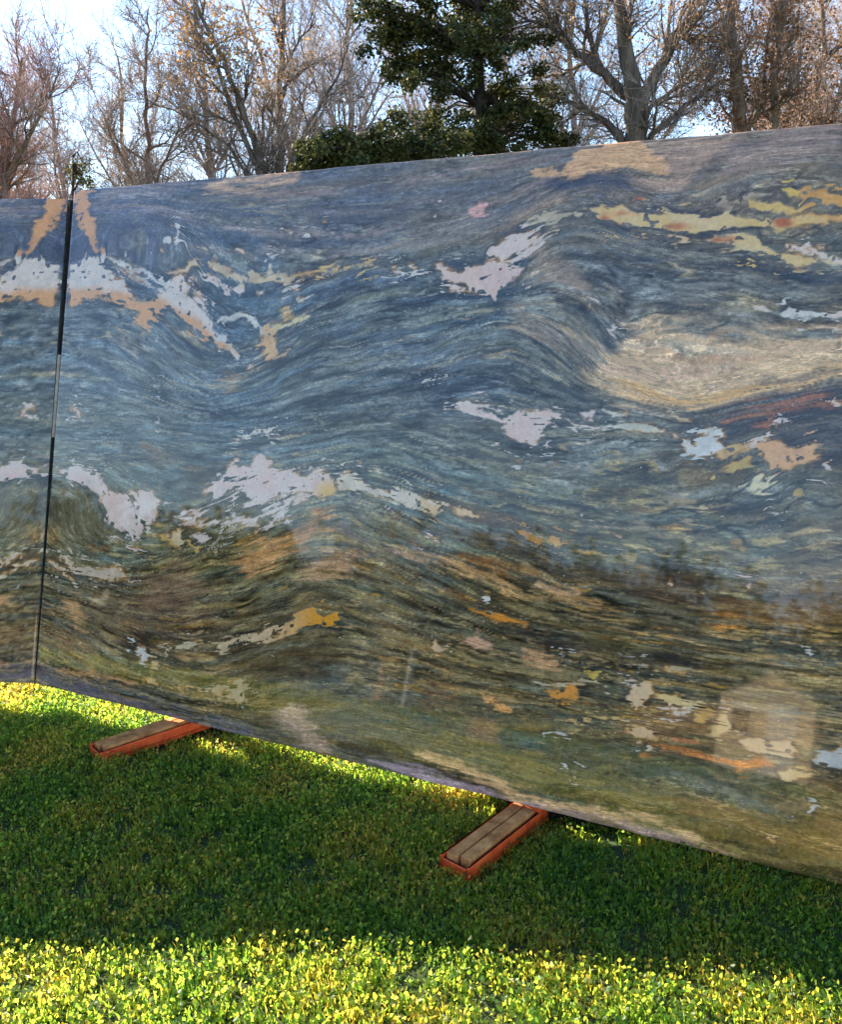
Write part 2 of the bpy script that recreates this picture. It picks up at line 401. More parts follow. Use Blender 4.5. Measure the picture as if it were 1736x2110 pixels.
# soft areas: polygon/line, colour, edge softness, strength   (quadrant origin ox, oy; halves of a zoomed tile)
def q(pts, ox, oy): return [(ox + a / 2.0, oy + b / 2.0) for a, b in pts]
Q3 = (0, 339); Q4 = (868, 271); Q5 = (0, 813.6); Q6 = (868, 746); Q7 = (0, 1288); Q8 = (868, 1288)
SOFT = [
 ('l', [(160,430),(300,425),(420,455),(560,480),(700,490),(850,478),(1000,440),(1100,385),(1180,340),(1260,310)], (128,128,128), 7, .6, 5),
 ('l', [(300,505),(500,520),(700,522),(860,500),(1000,468),(1080,430)], (118,120,118), 8, .55, 7),
 ('l', [(430,402),(600,400),(760,384),(900,360),(1040,334),(1150,325)], (132,128,124), 5, .55, 5),
 ('l', [(620,440),(760,440),(900,415),(1030,375),(1090,350)], (104,106,112), 5, .5, 4),
 ('l', [(1400,330),(1520,300),(1640,285),(1760,275)], (96,94,98), 5, .5, 5),
 # kind, points, colour, softness px, strength, width
 ('p', q([(850,100),(900,62),(1000,47),(1100,42),(1230,40),(1180,90),(1080,100),(950,98)], *Q3), (176,160,134), 9, .75, 0),
 ('p', q([(430,135),(480,60),(700,50),(840,60),(700,105),(560,110)], *Q3), (128,128,132), 14, .6, 0),
 ('l', q([(500,130),(600,122),(720,135),(830,178)], *Q3), (150,160,170), 3, .65, 3),
 ('l', q([(740,185),(830,210),(900,235),(1010,255)], *Q3), (158,166,172), 3, .7, 3),
 ('p', q([(440,180),(470,155),(540,150),(570,165),(600,130),(660,75),(760,55),(900,45),(940,80),(1000,110),(1030,150),(1020,185),(950,170),(900,160),(850,150),(800,160),(700,170),(620,195),(560,190),(500,205),(465,195)], *Q4), (196,172,132), 4, .95, 0),
 ('p', q([(940,50),(1320,15),(1250,80),(1150,180),(1060,240),(950,245),(870,205),(1000,190),(1035,150)], *Q4), (150,140,126), 12, .85, 0),
 ('l', q([(1330,40),(1220,120),(1120,210),(1040,250)], *Q4), (92,92,98), 5, .5, 5),
 ('p', q([(1300,60),(1736,-40),(1736,90),(1400,120),(1230,200)], *Q4), (132,126,120), 16, .8, 0),
 ('p', q([(500,200),(620,190),(740,180),(850,200),(880,230),(760,260),(640,255),(540,240)], *Q4), (42,58,88), 12, .7, 0),
 ('l', q([(350,420),(400,350),(460,300),(530,270),(600,250)], *Q4), (128,122,112), 8, .6, 10),
 ('p', q([(205,340),(235,290),(262,300),(270,340),(240,362)], *Q4), (188,160,158), 5, .8, 0),
 ('p', q([(240,480),(330,420),(420,395),(500,400),(470,520),(420,620),(330,760),(240,700),(100,620),(40,540),(140,545)], *Q4), (40,62,78), 16, .7, 0),
 ('p', q([(490,450),(560,500),(640,570),(700,650),(725,720),(640,680),(560,640),(470,600),(440,612),(430,590)], *Q4), (134,132,118), 14, .65, 0),
 ('l', q([(770,345),(830,400),(1000,412),(1150,418),(1300,405),(1500,400)], *Q4), (34,44,52), 4, .75, 6),
 ('l', q([(640,300),(760,290),(900,320),(1100,330),(1300,330),(1500,320)], *Q4), (44,58,72), 4, .6, 5),
 ('l', q([(800,490),(900,520),(1050,525),(1200,535),(1350,560),(1480,590),(1600,602),(1740,600),(1900,590)], *Q4), (38,56,74), 6, .7, 7),
 ('l', q([(1300,250),(1450,240),(1560,236),(1740,245)], *Q4), (34,38,44), 5, .7, 6),
 ('p', q([(1350,470),(1500,430),(1740,420),(1740,480),(1500,500)], *Q4), (60,74,66), 14, .5, 0),
 ('l', q([(400,740),(480,762),(560,802),(640,840),(730,880),(800,930)], *Q4), (160,156,132), 5, .8, 5),
 ('l', q([(330,795),(420,822),(500,868),(580,900)], *Q4), (140,138,120), 5, .65, 5),
 ('p', q([(360,740),(430,735),(520,790),(640,850),(760,930),(700,960),(560,880),(440,810),(380,790)], *Q4), (128,128,116), 14, .6, 0),
 ('p', q([(690,1000),(760,950),(830,880),(860,830),(950,795),(1060,825),(1200,835),(1400,845),(1550,835),(1650,848),(1760,830),(1960,835),(1960,1000),(1740,1010),(1600,1050),(1420,1072),(1350,1105),(1250,1130),(1100,1142),(1000,1142),(900,1120),(830,1090),(740,1050)], *Q4), (190,180,146), 20, .94, 0),
 ('l', q([(800,80),(930,130),(1080,160),(1250,140),(1400,95),(1600,75),(1800,30)], *Q6), (206,176,104), 9, .6, 11),
 ('l', q([(700,20),(850,45),(1000,62),(1180,45),(1300,10)], *Q6), (208,196,170), 8, .6, 9),
 ('l', q([(860,850),(960,900),(1100,930),(1300,925),(1500,940)], *Q4), (164,140,112), 6, .55, 5),
 ('l', q([(780,960),(900,1000),(1060,1010),(1200,990)], *Q4), (150,134,112), 5, .45, 4),
 ('l', q([(1000,860),(1100,905),(1210,905)], *Q4), (110,126,112), 5, .6, 5),
 ('l', q([(1400,880),(1560,905),(1740,900)], *Q4), (206,196,168), 8, .5, 8),
 ('l', q([(830,890),(1000,880),(1150,870),(1250,900),(1400,905)], *Q4), (140,148,138), 8, .5, 7),
 ('l', q([(1220,1022),(1350,1010),(1500,1025),(1600,1015),(1760,990)], *Q4), (96,102,98), 5, .75, 7),
 ('l', q([(900,1130),(1100,1160),(1300,1140),(1440,1100),(1600,1085),(1760,1065)], *Q4), (40,52,64), 5, .6, 7),
 ('l', q([(870,970),(950,942),(1020,882),(1100,822),(1190,842)], *Q3), (46,60,66), 4, .7, 6),
 ('p', q([(1040,820),(1120,795),(1200,800),(1215,840),(1150,850)], *Q3), (48,50,48), 8, .6, 0),
 ('p', q([(900,890),(960,870),(1010,880),(960,930),(920,930)], *Q3), (140,128,88), 12, .5, 0),
 ('l', q([(470,700),(520,740),(570,775)], *Q3), (150,148,136), 6, .6, 6),
 ('l', q([(560,180),(580,300),(600,420)], *Q3), (112,122,110), 8, .4, 8),
 ('p', q([(1170,590),(1200,600),(1215,630),(1160,640)], *Q3), (196,180,110), 5, .7, 0),
 ('p', q([(700,560),(900,640),(1060,640),(1100,560),(900,430),(700,470)], *Q3), (54,78,92), 22, .55, 0),
 ('l', q([(1260,700),(1400,705),(1560,715),(1736,690),(1950,655)], *Q3), (44,74,94), 6, .55, 7),
 ('p', q([(300,420),(250,330),(260,170),(300,140),(330,240),(390,360),(400,400),(340,385)], *Q3), (58,72,98), 8, .5, 0),
 # lower half
 ('p', q([(600,200),(700,260),(830,300),(820,330),(700,290),(580,240)], *Q5), (104,92,58), 8, .6, 0),
 ('p', q([(760,330),(880,270),(960,270),(900,350),(820,420),(760,430)], *Q5), (66,62,48), 14, .6, 0),
 ('l', q([(320,352),(370,400),(410,470),(445,525)], *Q5), (44,48,44), 4, .8, 5),
 ('p', q([(230,370),(330,370),(420,480),(460,560),(380,620),(240,620),(210,520)], *Q5), (92,98,78), 14, .7, 0),
 ('p', q([(640,500),(700,430),(900,440),(1000,400),(1060,460),(900,520),(820,640),(700,610)], *Q5), (52,56,46), 16, .6, 0),
 ('p', q([(1300,480),(1390,490),(1370,530),(1310,535)], *Q5), (186,142,76), 9, .75, 0),
 ('p', q([(1060,640),(1080,600),(1180,575),(1280,555),(1240,620),(1180,650),(1120,705),(1050,735),(1000,705),(960,690)], *Q5), (180,148,98), 12, .7, 0),
 ('l', q([(1180,590),(1260,560),(1330,500),(1390,520)], *Q5), (150,112,58), 10, .6, 12),
 ('p', q([(600,760),(760,720),(820,780),(760,850),(640,870),(560,850)], *Q5), (122,106,88), 18, .55, 0),
 ('p', q([(1240,740),(1340,660),(1440,630),(1500,660),(1420,730),(1320,760)], *Q5), (164,142,110), 12, .7, 0),
 ('p', q([(270,840),(310,830),(345,920),(330,960),(290,930)], *Q5), (176,152,108), 9, .7, 0),
 ('p', q([(380,830),(600,800),(900,860),(860,960),(560,1010),(400,960)], *Q5), (86,78,66), 24, .5, 0),
 ('p', q([(860,1060),(1060,1030),(1300,960),(1420,960),(1500,1100),(1300,1180),(1000,1160)], *Q5), (62,58,40), 24, .55, 0),
 ('l', q([(1390,470),(1440,580),(1560,640),(1700,640),(1800,690)], *Q5), (92,94,96), 10, .6, 14),
 ('l', q([(1560,620),(1650,635),(1740,672)], *Q5), (158,148,126), 6, .7, 8),
 # right lower
 ('l', q([(-40,335),(150,362),(300,412),(500,452),(700,482),(900,502),(1050,495)], *Q6), (46,60,60), 5, .65, 6),
 ('l', q([(-40,300),(150,330),(320,372),(520,420),(720,450)], *Q6), (116,128,122), 6, .5, 7),
 ('p', q([(1050,230),(1250,210),(1420,140),(1600,110),(1760,60),(1960,60),(1960,330),(1640,420),(1400,300),(1260,330),(1080,300)], *Q6), (46,54,66), 16, .65, 0),
 ('l', q([(1250,245),(1400,185),(1500,182),(1600,160),(1700,172),(1800,165)], *Q6), (160,110,74), 8, .55, 7),
 ('l', q([(1390,260),(1430,250),(1450,220)], *Q6), (170,118,76), 6, .55, 7),
 ('p', q([(1080,440),(1260,400),(1380,420),(1300,470),(1120,510)], *Q6), (104,96,58), 12, .5, 0),
 ('l', q([(700,680),(900,682),(1100,722),(1300,782),(1420,805)], *Q6), (140,142,120), 6, .6, 6),
 ('l', q([(940,800),(1100,822),(1300,872),(1520,892),(1736,880)], *Q6), (128,140,134), 7, .6, 8),
 ('l', q([(1250,590),(1330,640),(1420,650),(1530,600)], *Q6), (116,116,108), 10, .4, 12),
 ('l', q([(-60,560),(150,600),(300,650),(450,690)], *Q6), (84,70,42), 8, .6, 14),
 ('l', q([(60,690),(200,720),(350,752),(500,800),(700,872),(850,902),(1000,932),(1200,962),(1320,985)], *Q6), (54,45,40), 12, .65, 24),
 ('l', q([(180,800),(330,830),(480,870)], *Q6), (120,84,38), 10, .65, 12),
 ('l', q([(-80,770),(20,795),(110,822),(200,862),(300,902),(420,962),(560,972),(700,992),(790,1015)], *Q6), (168,146,100), 6, .8, 9),
 ('l', q([(480,915),(560,945),(660,950)], *Q6), (186,164,132), 5, .6, 6),
 ('p', q([(1180,1030),(1330,1000),(1736,960),(1736,1085),(1300,1085)], *Q6), (112,92,62), 16, .5, 0),
 ('p', q([(1330,900),(1736,830),(1960,800),(1960,1000),(1500,1000)], *Q6), (92,82,68), 22, .55, 0),
 ('l', q([(200,1020),(330,1060),(430,1085)], *Q6), (198,142,52), 5, .8, 7),
 ('l', q([(1150,1060),(1250,1070),(1330,1085)], *Q6), (196,150,76), 8, .7, 10),
 # bottom left
 ('l', q([(160,150),(260,190),(380,202),(480,226),(560,242)], *Q7), (176,146,100), 5, .75, 6),
 ('l', q([(150,20),(260,60),(380,110),(520,190)], *Q7), (132,112,76), 8, .5, 9),
 ('p', q([(160,190),(300,235),(480,290),(640,335),(820,385),(1000,420),(1060,480),(800,420),(500,330),(280,270),(150,230)], *Q7), (88,92,112), 12, .7, 0),
 ('p', q([(500,60),(600,30),(650,80),(640,180),(560,180),(500,120)], *Q7), (36,40,38), 12, .75, 0),
 ('p', q([(1110,350),(1180,320),(1240,330),(1300,420),(1355,525),(1280,495),(1200,430)], *Q7), (168,154,134), 10, .7, 0),
 ('p', q([(1400,440),(1500,420),(1736,470),(1900,520),(1736,520),(1560,480),(1440,470)], *Q7), (110,108,82), 10, .6, 0),
 ('p', q([(1400,480),(1560,490),(1736,530),(1900,590),(2100,680),(1980,690),(1800,620),(1620,560),(1480,550),(1400,520)], *Q7), (46,44,36), 12, .75, 0),
 ('l', q([(1540,560),(1660,590),(1760,625),(1900,680),(2050,730),(2200,765)], *Q7), (150,142,150), 8, .85, 17),
 # bottom right
 ('l', q([(-20,530),(150,582),(300,642),(420,702),(600,742),(800,782),(950,812),(1050,842),(1200,912),(1350,962)], *Q8), (196,174,128), 6, .9, 9),
 ('l', q([(420,752),(600,795),(800,842),(900,860),(1060,900),(1250,950)], *Q8), (152,138,132), 8, .8, 18),
 ('l', q([(100,450),(300,520),(450,600),(640,650),(900,720),(1100,770)], *Q8), (130,124,76), 10, .6, 12),
 ('l', q([(500,680),(640,690),(800,730)], *Q8), (60,56,34), 8, .7, 10),
 ('p', q([(1000,700),(1200,720),(1450,800),(1960,880),(1960,1050),(1700,980),(1450,900),(1200,830),(1050,790)], *Q8), (124,106,66), 18, .7, 0),
 ('l', q([(1180,870),(1320,910),(1450,955),(1570,992),(1740,1035),(1900,1075)], *Q8), (40,32,26), 6, .75, 8),
 ('l', q([(1050,630),(1250,690),(1400,740),(1520,800)], *Q8), (120,132,124), 7, .5, 6),
 ('l', q([(250,290),(330,335),(440,388)], *Q8), (214,174,112), 3, .9, 4),
 ('p', q([(420,100),(500,100),(560,140),(575,190),(500,182),(440,140)], *Q8), (172,148,112), 8, .75, 0),
 ('p', q([(180,60),(230,40),(282,75),(222,102)], *Q8), (192,166,140), 6, .8, 0),
 ('p', q([(190,420),(240,385),(300,400),(290,460),(205,462)], *Q8), (150,118,90), 12, .4, 0),  # a reflection put into the stone colour
 ('p', q([(0,260),(90,230),(160,260),(120,320),(20,320)], *Q8), (120,92,64), 14, .35, 0),  # mirrored trunk area, painted into the stone colour
 ('l', q([(920,522),(1040,512),(1200,545),(1290,575)], *Q8), (196,130,66), 6, .65, 4),
 ('l', q([(1040,476),(1140,480)], *Q8), (190,110,70), 4, .6, 4),
 ('p', q([(1270,575),(1380,540),(1475,590),(1380,605),(1300,610)], *Q8), (182,120,50), 7, .8, 0),
 ('p', q([(820,410),(1000,330),(1260,340),(1640,420),(1640,520),(1300,500),(1000,480)], *Q8), (150,128,92), 18, .5, 0),  # warm patch, partly the mirrored shed's tan put into the stone
 ('p', q([(1180,0),(1290,-20),(1300,20),(1220,30)], *Q8), (190,146,74), 8, .7, 0),
 ('p', q([(680,60),(850,80),(1000,130),(900,150),(700,120)], *Q8), (84,86,50), 16, .6, 0),
 ('l', q([(330,0),(480,50),(640,90),(900,130),(1200,170)], *Q8), (44,46,50), 10, .6, 10),
]
# crisp pale veins: points, colour, line half width (0 = closed polygon)
CRISP = [
 (q([(305,120),(350,108),(368,165),(362,220),(385,265),(398,325),(412,352),(396,368),(374,330),(352,272),(322,222),(308,160)], *Q3), (208,160,118), 0),
 (q([(290,405),(350,383),(400,388),(420,430),(462,450),(502,488),(532,520),(560,570),(592,580),(622,568),(652,528),(700,470),(742,448),(780,480),(762,530),(802,570),(852,640),(882,690),(932,728),(988,780),(975,797),(930,762),(870,712),(800,672),(740,622),(700,582),(660,602),(620,642),(580,672),(565,655),(590,612),(540,602),(500,562),(440,552),(400,532),(340,562),(288,582)], *Q3), 'veinA', 0),
 (q([(430,390),(500,410),(560,430),(640,472),(690,492)], *Q3), (196,206,214), 3.2),
 (q([(480,425),(560,470),(640,520)], *Q3), (180,190,200), 2.2),
 (q([(700,440),(780,415),(850,395),(905,422),(950,460),(1000,488),(1062,470),(1150,452),(1232,462)], *Q3), (204,194,172), 4.2),
 (q([(930,430),(1000,470),(1070,468),(1150,450),(1235,468),(1150,478),(1060,488),(1000,496)], *Q3), (216,202,178), 0),
 (q([(1232,462),(1300,440),(1400,422),(1525,405)], *Q3), (204,178,124), 3.4),
 (q([(780,468),(820,520),(852,572)], *Q3), PALE, 2.2), (q([(860,452),(930,500),(985,542)], *Q3), PALE, 2.2),
 (q([(800,520),(840,590),(872,642)], *Q3), PALE, 2.2), (q([(730,560),(800,630),(860,690)], *Q3), (214,196,180), 2.4),
 (q([(890,650),(945,642),(992,622),(1050,650),(1085,690)], *Q3), (206,214,222), 4.5),
 (q([(870,700),(930,690),(945,720),(900,720)], *Q3), (206,220,232), 0),
 (q([(1078,680),(1110,668),(1150,678),(1125,715),(1150,775),(1135,800),(1095,800),(1090,740)], *Q3), (222,190,150), 0),
 (q([(1110,672),(1180,652),(1275,612),(1265,640),(1180,668),(1120,690)], *Q3), (214,206,170), 0),
 (q([(925,765),(955,770),(990,785),(975,800)], *Q3), PALE, 0),
 # white splash
 (q([(295,500),(310,465),(350,440),(400,425),(490,420),(475,450),(430,480),(380,490),(345,520),(310,515)], *Q4), PALE, 0),
 (q([(345,535),(400,507),(445,495),(430,517),(385,540)], *Q4), PALE, 0),
 (q([(50,550),(80,555),(130,580),(180,590),(220,560),(270,540),(330,530),(370,550),(425,562),(400,595),(340,630),(315,650),(305,702),(285,670),(240,672),(210,650),(185,615),(140,620),(90,590)], *Q4), PINK, 0),
 (q([(195,655),(150,652),(120,640)], *Q4), PALE, 2),
 (q([(445,362),(520,345),(600,340),(662,335),(620,350),(560,365),(500,377),(450,372)], *Q4), (190,186,172), 0),
 (q([(670,300),(720,305),(770,325),(830,308),(880,330),(960,335),(1050,345),(1200,345),(1330,357),(1400,345),(1500,357),(1600,340),(1690,345),(1680,375),(1600,385),(1500,380),(1400,392),(1330,385),(1250,397),(1180,402),(1100,407),(1000,397),(900,390),(820,385),(770,355),(730,325)], *Q4), 'veinY', 0),
 (q([(1240,297),(1330,270),(1400,264),(1455,266),(1400,274),(1320,285)], *Q4), (178,172,160), 0),
 (q([(1310,290),(1400,287),(1480,298),(1570,322),(1500,333),(1400,312),(1330,302)], *Q4), YEL, 0),
 (q([(1500,252),(1530,240),(1562,265),(1530,277)], *Q4), (220,196,110), 0),
 (q([(1570,250),(1640,243),(1740,268),(1900,290),(1900,310),(1736,297),(1650,282),(1580,272)], *Q4), (214,168,98), 0),
 (q([(1600,330),(1650,345),(1736,350),(1860,340)], *Q4), (210,170,110), 4),
 (q([(1000,425),(1060,428),(1105,440),(1050,457)], *Q4), (232,208,170), 0),
 (q([(1170,440),(1250,433),(1330,423),(1380,438),(1402,470),(1450,483),(1500,503),(1580,520),(1640,538),(1655,550),(1560,552),(1490,537),(1450,512),(1400,492),(1330,482),(1270,462)], *Q4), 'veinY', 0),
 (q([(1505,468),(1560,490),(1605,503)], *Q4), PALE, 4), (q([(1600,488),(1670,520),(1745,545),(1850,580)], *Q4), PALE, 4.5),
 (q([(1645,478),(1705,502)], *Q4), PALE, 3), (q([(1640,530),(1700,545),(1760,548)], *Q4), (236,226,196), 3),
 (q([(1370,727),(1400,722),(1445,737),(1400,740)], *Q4), PALE, 0),
 (q([(1478,745),(1520,720),(1570,738),(1622,738),(1662,750),(1660,766),(1580,772),(1500,757)], *Q4), (196,204,212), 0),
 (q([(1690,757),(1720,765)], *Q4), PALE, 4), (q([(800,785),(850,788),(832,802)], *Q4), PALE, 0), (q([(700,708),(708,722)], *Q4), PALE, 3),
 (q([(52,335),(58,348)], *Q4), PALE, 4),
 # pale trail mid right
 (q([(140,185),(165,165),(210,170),(240,190),(290,205),(330,225),(400,210),(470,205),(540,210),(592,225),(580,245),(530,245),(500,270),(490,300),(450,330),(410,320),(370,310),(335,275),(345,250),(300,240),(240,215),(180,210)], *Q6), PINK, 0),
 (q([(250,175),(345,197)], *Q6), PALE, 3), (q([(610,230),(652,268)], *Q6), PALE, 4),
 (q([(660,202),(720,205),(710,225),(680,218)], *Q6), PALE, 0), (q([(760,203),(850,205),(832,222),(780,220)], *Q6), (196,204,204), 0),
 (q([(795,255),(880,243),(960,260),(1002,277),(950,282),(870,270)], *Q6), (196,204,200), 0),
 (q([(1000,215),(1050,225),(1105,242)], *Q6), (196,192,172), 3.5),
 (q([(1125,292),(1170,270),(1240,274),(1252,297),(1180,300)], *Q6), (206,218,230), 0),
 (q([(1040,295),(1080,325),(1130,345),(1170,310),(1232,320),(1240,345),(1190,387),(1130,382),(1100,360)], *Q6), (196,208,222), 0),
 (q([(1215,372),(1260,345),(1320,338),(1352,360),(1290,380),(1240,397)], *Q6), (208,180,130), 0),
 (q([(1245,452),(1290,420),(1362,395),(1330,427),(1270,457)], *Q6), (206,188,120), 0),
 (q([(1350,350),(1385,322),(1420,312)], *Q6), PALE, 4),
 (q([(1400,345),(1430,325),(1480,325),(1500,355),(1540,375),(1590,355),(1622,340),(1612,375),(1642,387),(1590,405),(1540,415),(1530,447),(1490,430),(1450,432),(1440,395),(1405,375)], *Q6), PEACH, 0),
 (q([(1362,522),(1380,480),(1400,452),(1422,462),(1392,510),(1380,532)], *Q6), (226,224,200), 0),
 (q([(1460,245),(1490,228),(1520,240)], *Q6), PALE, 3), (q([(1625,430),(1640,442)], *Q6), PALE, 5),
 (q([(1700,165),(1720,172)], *Q6), PALE, 4), (q([(805,708),(828,716)], *Q6), PALE, 4), (q([(1470,622),(1500,634)], *Q6), PALE, 4),
 (q([(1350,915),(1358,928)], *Q6), PALE, 4), (q([(45,728),(60,738)], *Q6), PALE, 5), (q([(1540,530),(1560,540)], *Q6), (190,170,110), 4),
 # lower left splashes
 (q([(255,312),(300,285),(330,305),(360,315),(385,310),(372,340),(400,335),(430,360),(440,390),(480,405),(530,395),(560,402),(590,385),(630,395),(660,440),(640,470),(622,520),(585,560),(577,600),(550,602),(530,562),(505,540),(515,565),(450,540),(430,512),(450,500),(420,450),(390,410),(350,370),(300,345),(258,335)], *Q5), PINK, 0),
 (q([(840,407),(890,370),(920,330),(950,290),(975,268),(985,305),(1040,290),(1050,260),(1070,238),(1095,280),(1130,310),(1180,325),(1220,330),(1260,345),(1290,315),(1320,305),(1350,320),(1372,360),(1380,390),(1350,410),(1320,432),(1290,400),(1240,402),(1180,402),(1130,430),(1080,452),(1040,430),(1000,390),(960,385),(920,412),(890,432),(880,410)], *Q5), 'veinP', 0),
 (q([(750,500),(775,482),(800,482),(812,502),(790,530),(765,525),(750,500)], *Q5), PALE, 2.6),
 (q([(770,542),(870,530),(1000,520),(1062,532)], *Q5), PALE, 4), (q([(940,490),(1040,522),(1100,492),(1150,460),(1200,430),(1262,412)], *Q5), PALE, 4),
 (q([(1050,562),(1120,530),(1180,470),(1252,430)], *Q5), PALE, 3.5), (q([(860,642),(900,600),(940,560),(1002,540)], *Q5), (190,192,178), 2.6),
 (q([(1180,495),(1190,548)], *Q5), PALE, 3), (q([(780,582),(830,568),(862,585),(822,606)], *Q5), PALE, 0),
 (q([(715,602),(740,558),(762,600),(740,627)], *Q5), (226,214,186), 0), (q([(620,570),(680,585),(730,625),(772,600),(815,642)], *Q5), (206,180,122), 3),
 (q([(1390,362),(1430,325),(1480,350),(1520,380),(1600,400),(1660,388),(1710,410),(1740,432),(1796,710-280),(1850,735-280),(1796,755-280),(1736,462),(1650,440),(1560,420),(1500,397),(1440,382),(1400,382)], *Q5), (206,204,198), 0),
 (q([(-10,556),(60,575),(112,602),(60,622),(0,597)], *Q6), (214,196,166), 0), (q([(125,608),(220,620),(234,642),(150,627)], *Q6), (206,188,152), 0),
 (q([(400,688),(440,698),(492,742),(430,722)], *Q6), (190,142,70), 0), (q([(530,720),(600,738),(560,762)], *Q6), (196,152,82), 0),
 (q([(190,640),(235,652),(290,702),(312,740)], *Q5), (214,210,204), 2.6), (q([(205,682),(250,720),(292,772)], *Q5), (198,194,180), 3),
 (q([(300,710),(370,713),(400,720),(480,710),(532,745),(450,755),(370,745),(310,732)], *Q5), (206,198,188), 0),
 (q([(975,185),(1060,150),(1135,132),(1120,150),(1040,172)], *Q5), (206,208,206), 0), (q([(1280,85),(1340,120)], *Q5), (150,156,132), 3.5),
 (q([(300,60),(325,75)], *Q5), PALE, 4), (q([(648,150-55),(655,112)], *Q5), PALE, 3),
 (q([(888,1042),(900,1015),(960,1000),(1030,990),(1100,968),(1150,950),(1220,905),(1290,878),(1302,908),(1340,903),(1392,910),(1397,940),(1330,947),(1270,937),(1200,982),(1150,992),(1070,1017),(980,1012),(940,1032),(940,1062)], *Q5), 'veinG', 0),
 (q([(670,1042),(740,1030),(825,1018),(790,1045),(720,1052)], *Q5), (196,190,166), 0),
 (q([(568,92),(590,85),(607,140),(588,152)], *Q7), (214,226,232), 0), (q([(630,150),(652,148),(655,168),(635,170)], *Q7), (214,190,150), 0),
 (q([(595,217),(650,232),(610,240)], *Q7), (226,196,150), 0),
 (q([(878,272),(930,235),(982,223),(1002,260),(1020,310),(980,332),(960,290),(920,260),(892,292)], *Q7), (196,182,156), 0),
 (q([(745,250),(770,262)], *Q7), (206,170,120), 4),
 # lower right
 (q([(838,292),(880,260),(910,235),(942,245),(962,280),(930,300),(892,337),(860,310)], *Q8), (226,206,182), 0),
 (q([(960,292),(1050,288),(1132,320),(1060,322)], *Q8), (222,206,160), 0), (q([(840,245),(875,232)], *Q8), PALE, 3),
 (q([(500,266),(560,275),(640,263),(642,290),(560,302)], *Q8), (222,160,84), 0), (q([(490,252),(640,250),(780,256)], *Q8), (190,188,172), 2.6),
 (q([(1020,345),(1110,347),(1100,366),(1040,362)], *Q8), (222,214,216), 0), (q([(1120,382),(1160,362),(1200,380),(1150,396)], *Q8), (222,184,120), 0),
 (q([(1190,402),(1260,368),(1292,430),(1210,452)], *Q8), (222,198,152), 0), (q([(850,432),(920,418),(972,470),(900,460)], *Q8), (220,196,166), 0),
 (q([(1310,470),(1400,480),(1440,540),(1330,500)], *Q8), (224,200,168), 0), (q([(1440,480),(1520,470),(1560,530),(1470,520)], *Q8), (230,200,164), 0),
 (q([(1470,602),(1560,588),(1642,630),(1540,632)], *Q8), (206,184,140), 0), (q([(1615,562),(1670,530),(1740,508),(1900,500),(1900,600),(1740,602),(1660,590)], *Q8), (190,200,216), 0),
 (q([(20,70),(60,72),(92,112),(60,120)], *Q8), (206,190,166), 0), (q([(680,190),(742,195),(720,212)], *Q8), (214,196,110), 0),
 (q([(560,382),(640,392),(720,380),(790,392)], *Q8), (206,180,130), 3), (q([(1430,880),(1448,892)], *Q8), (222,196,150), 4), (q([(1245,305),(1262,316)], *Q8), PALE, 4),
 (q([(1010,180),(1080,195)], *Q8), (176,172,150), 2.6), (q([(840,160),(940,162)], *Q8), (160,166,168), 3),
]
SPOTS = [(710,250,7,Q3),(1340,240,8,Q3),(1190,270,8,Q3),(1255,300,6,Q3),(985,362,16,Q3),(1050,375,9,Q3),(1095,395,9,Q3),(1120,385,12,Q3),(670,350,8,Q3),(1080,535,14,Q3),(1215,510,12,Q3),(1235,560,14,Q3),(720,310,14,Q3),(1380,280,9,Q3),(1400,300,7,Q3),(1360,300,7,Q3),(650,915,9,Q3),(1030,828,9,Q3),(1640,440,14,Q3),(1700,425,15,Q3),(1490,290,7,Q5),(60,60,7,Q6),(395,412,6,Q6),(545,410,7,Q6),(660,630,9,Q6),(270,955,7,Q6),(1030,910,7,Q6),(1160,945,7,Q6),(940,925,8,Q6),(1040,380,5,Q4),(1600,100,6,Q8),(590,130,6,Q8),(560,430,8,Q8),(630,620,7,Q8),(1600,750,6,Q8),(900,480,6,Q8)]

GX, GY, GW = bed_field()

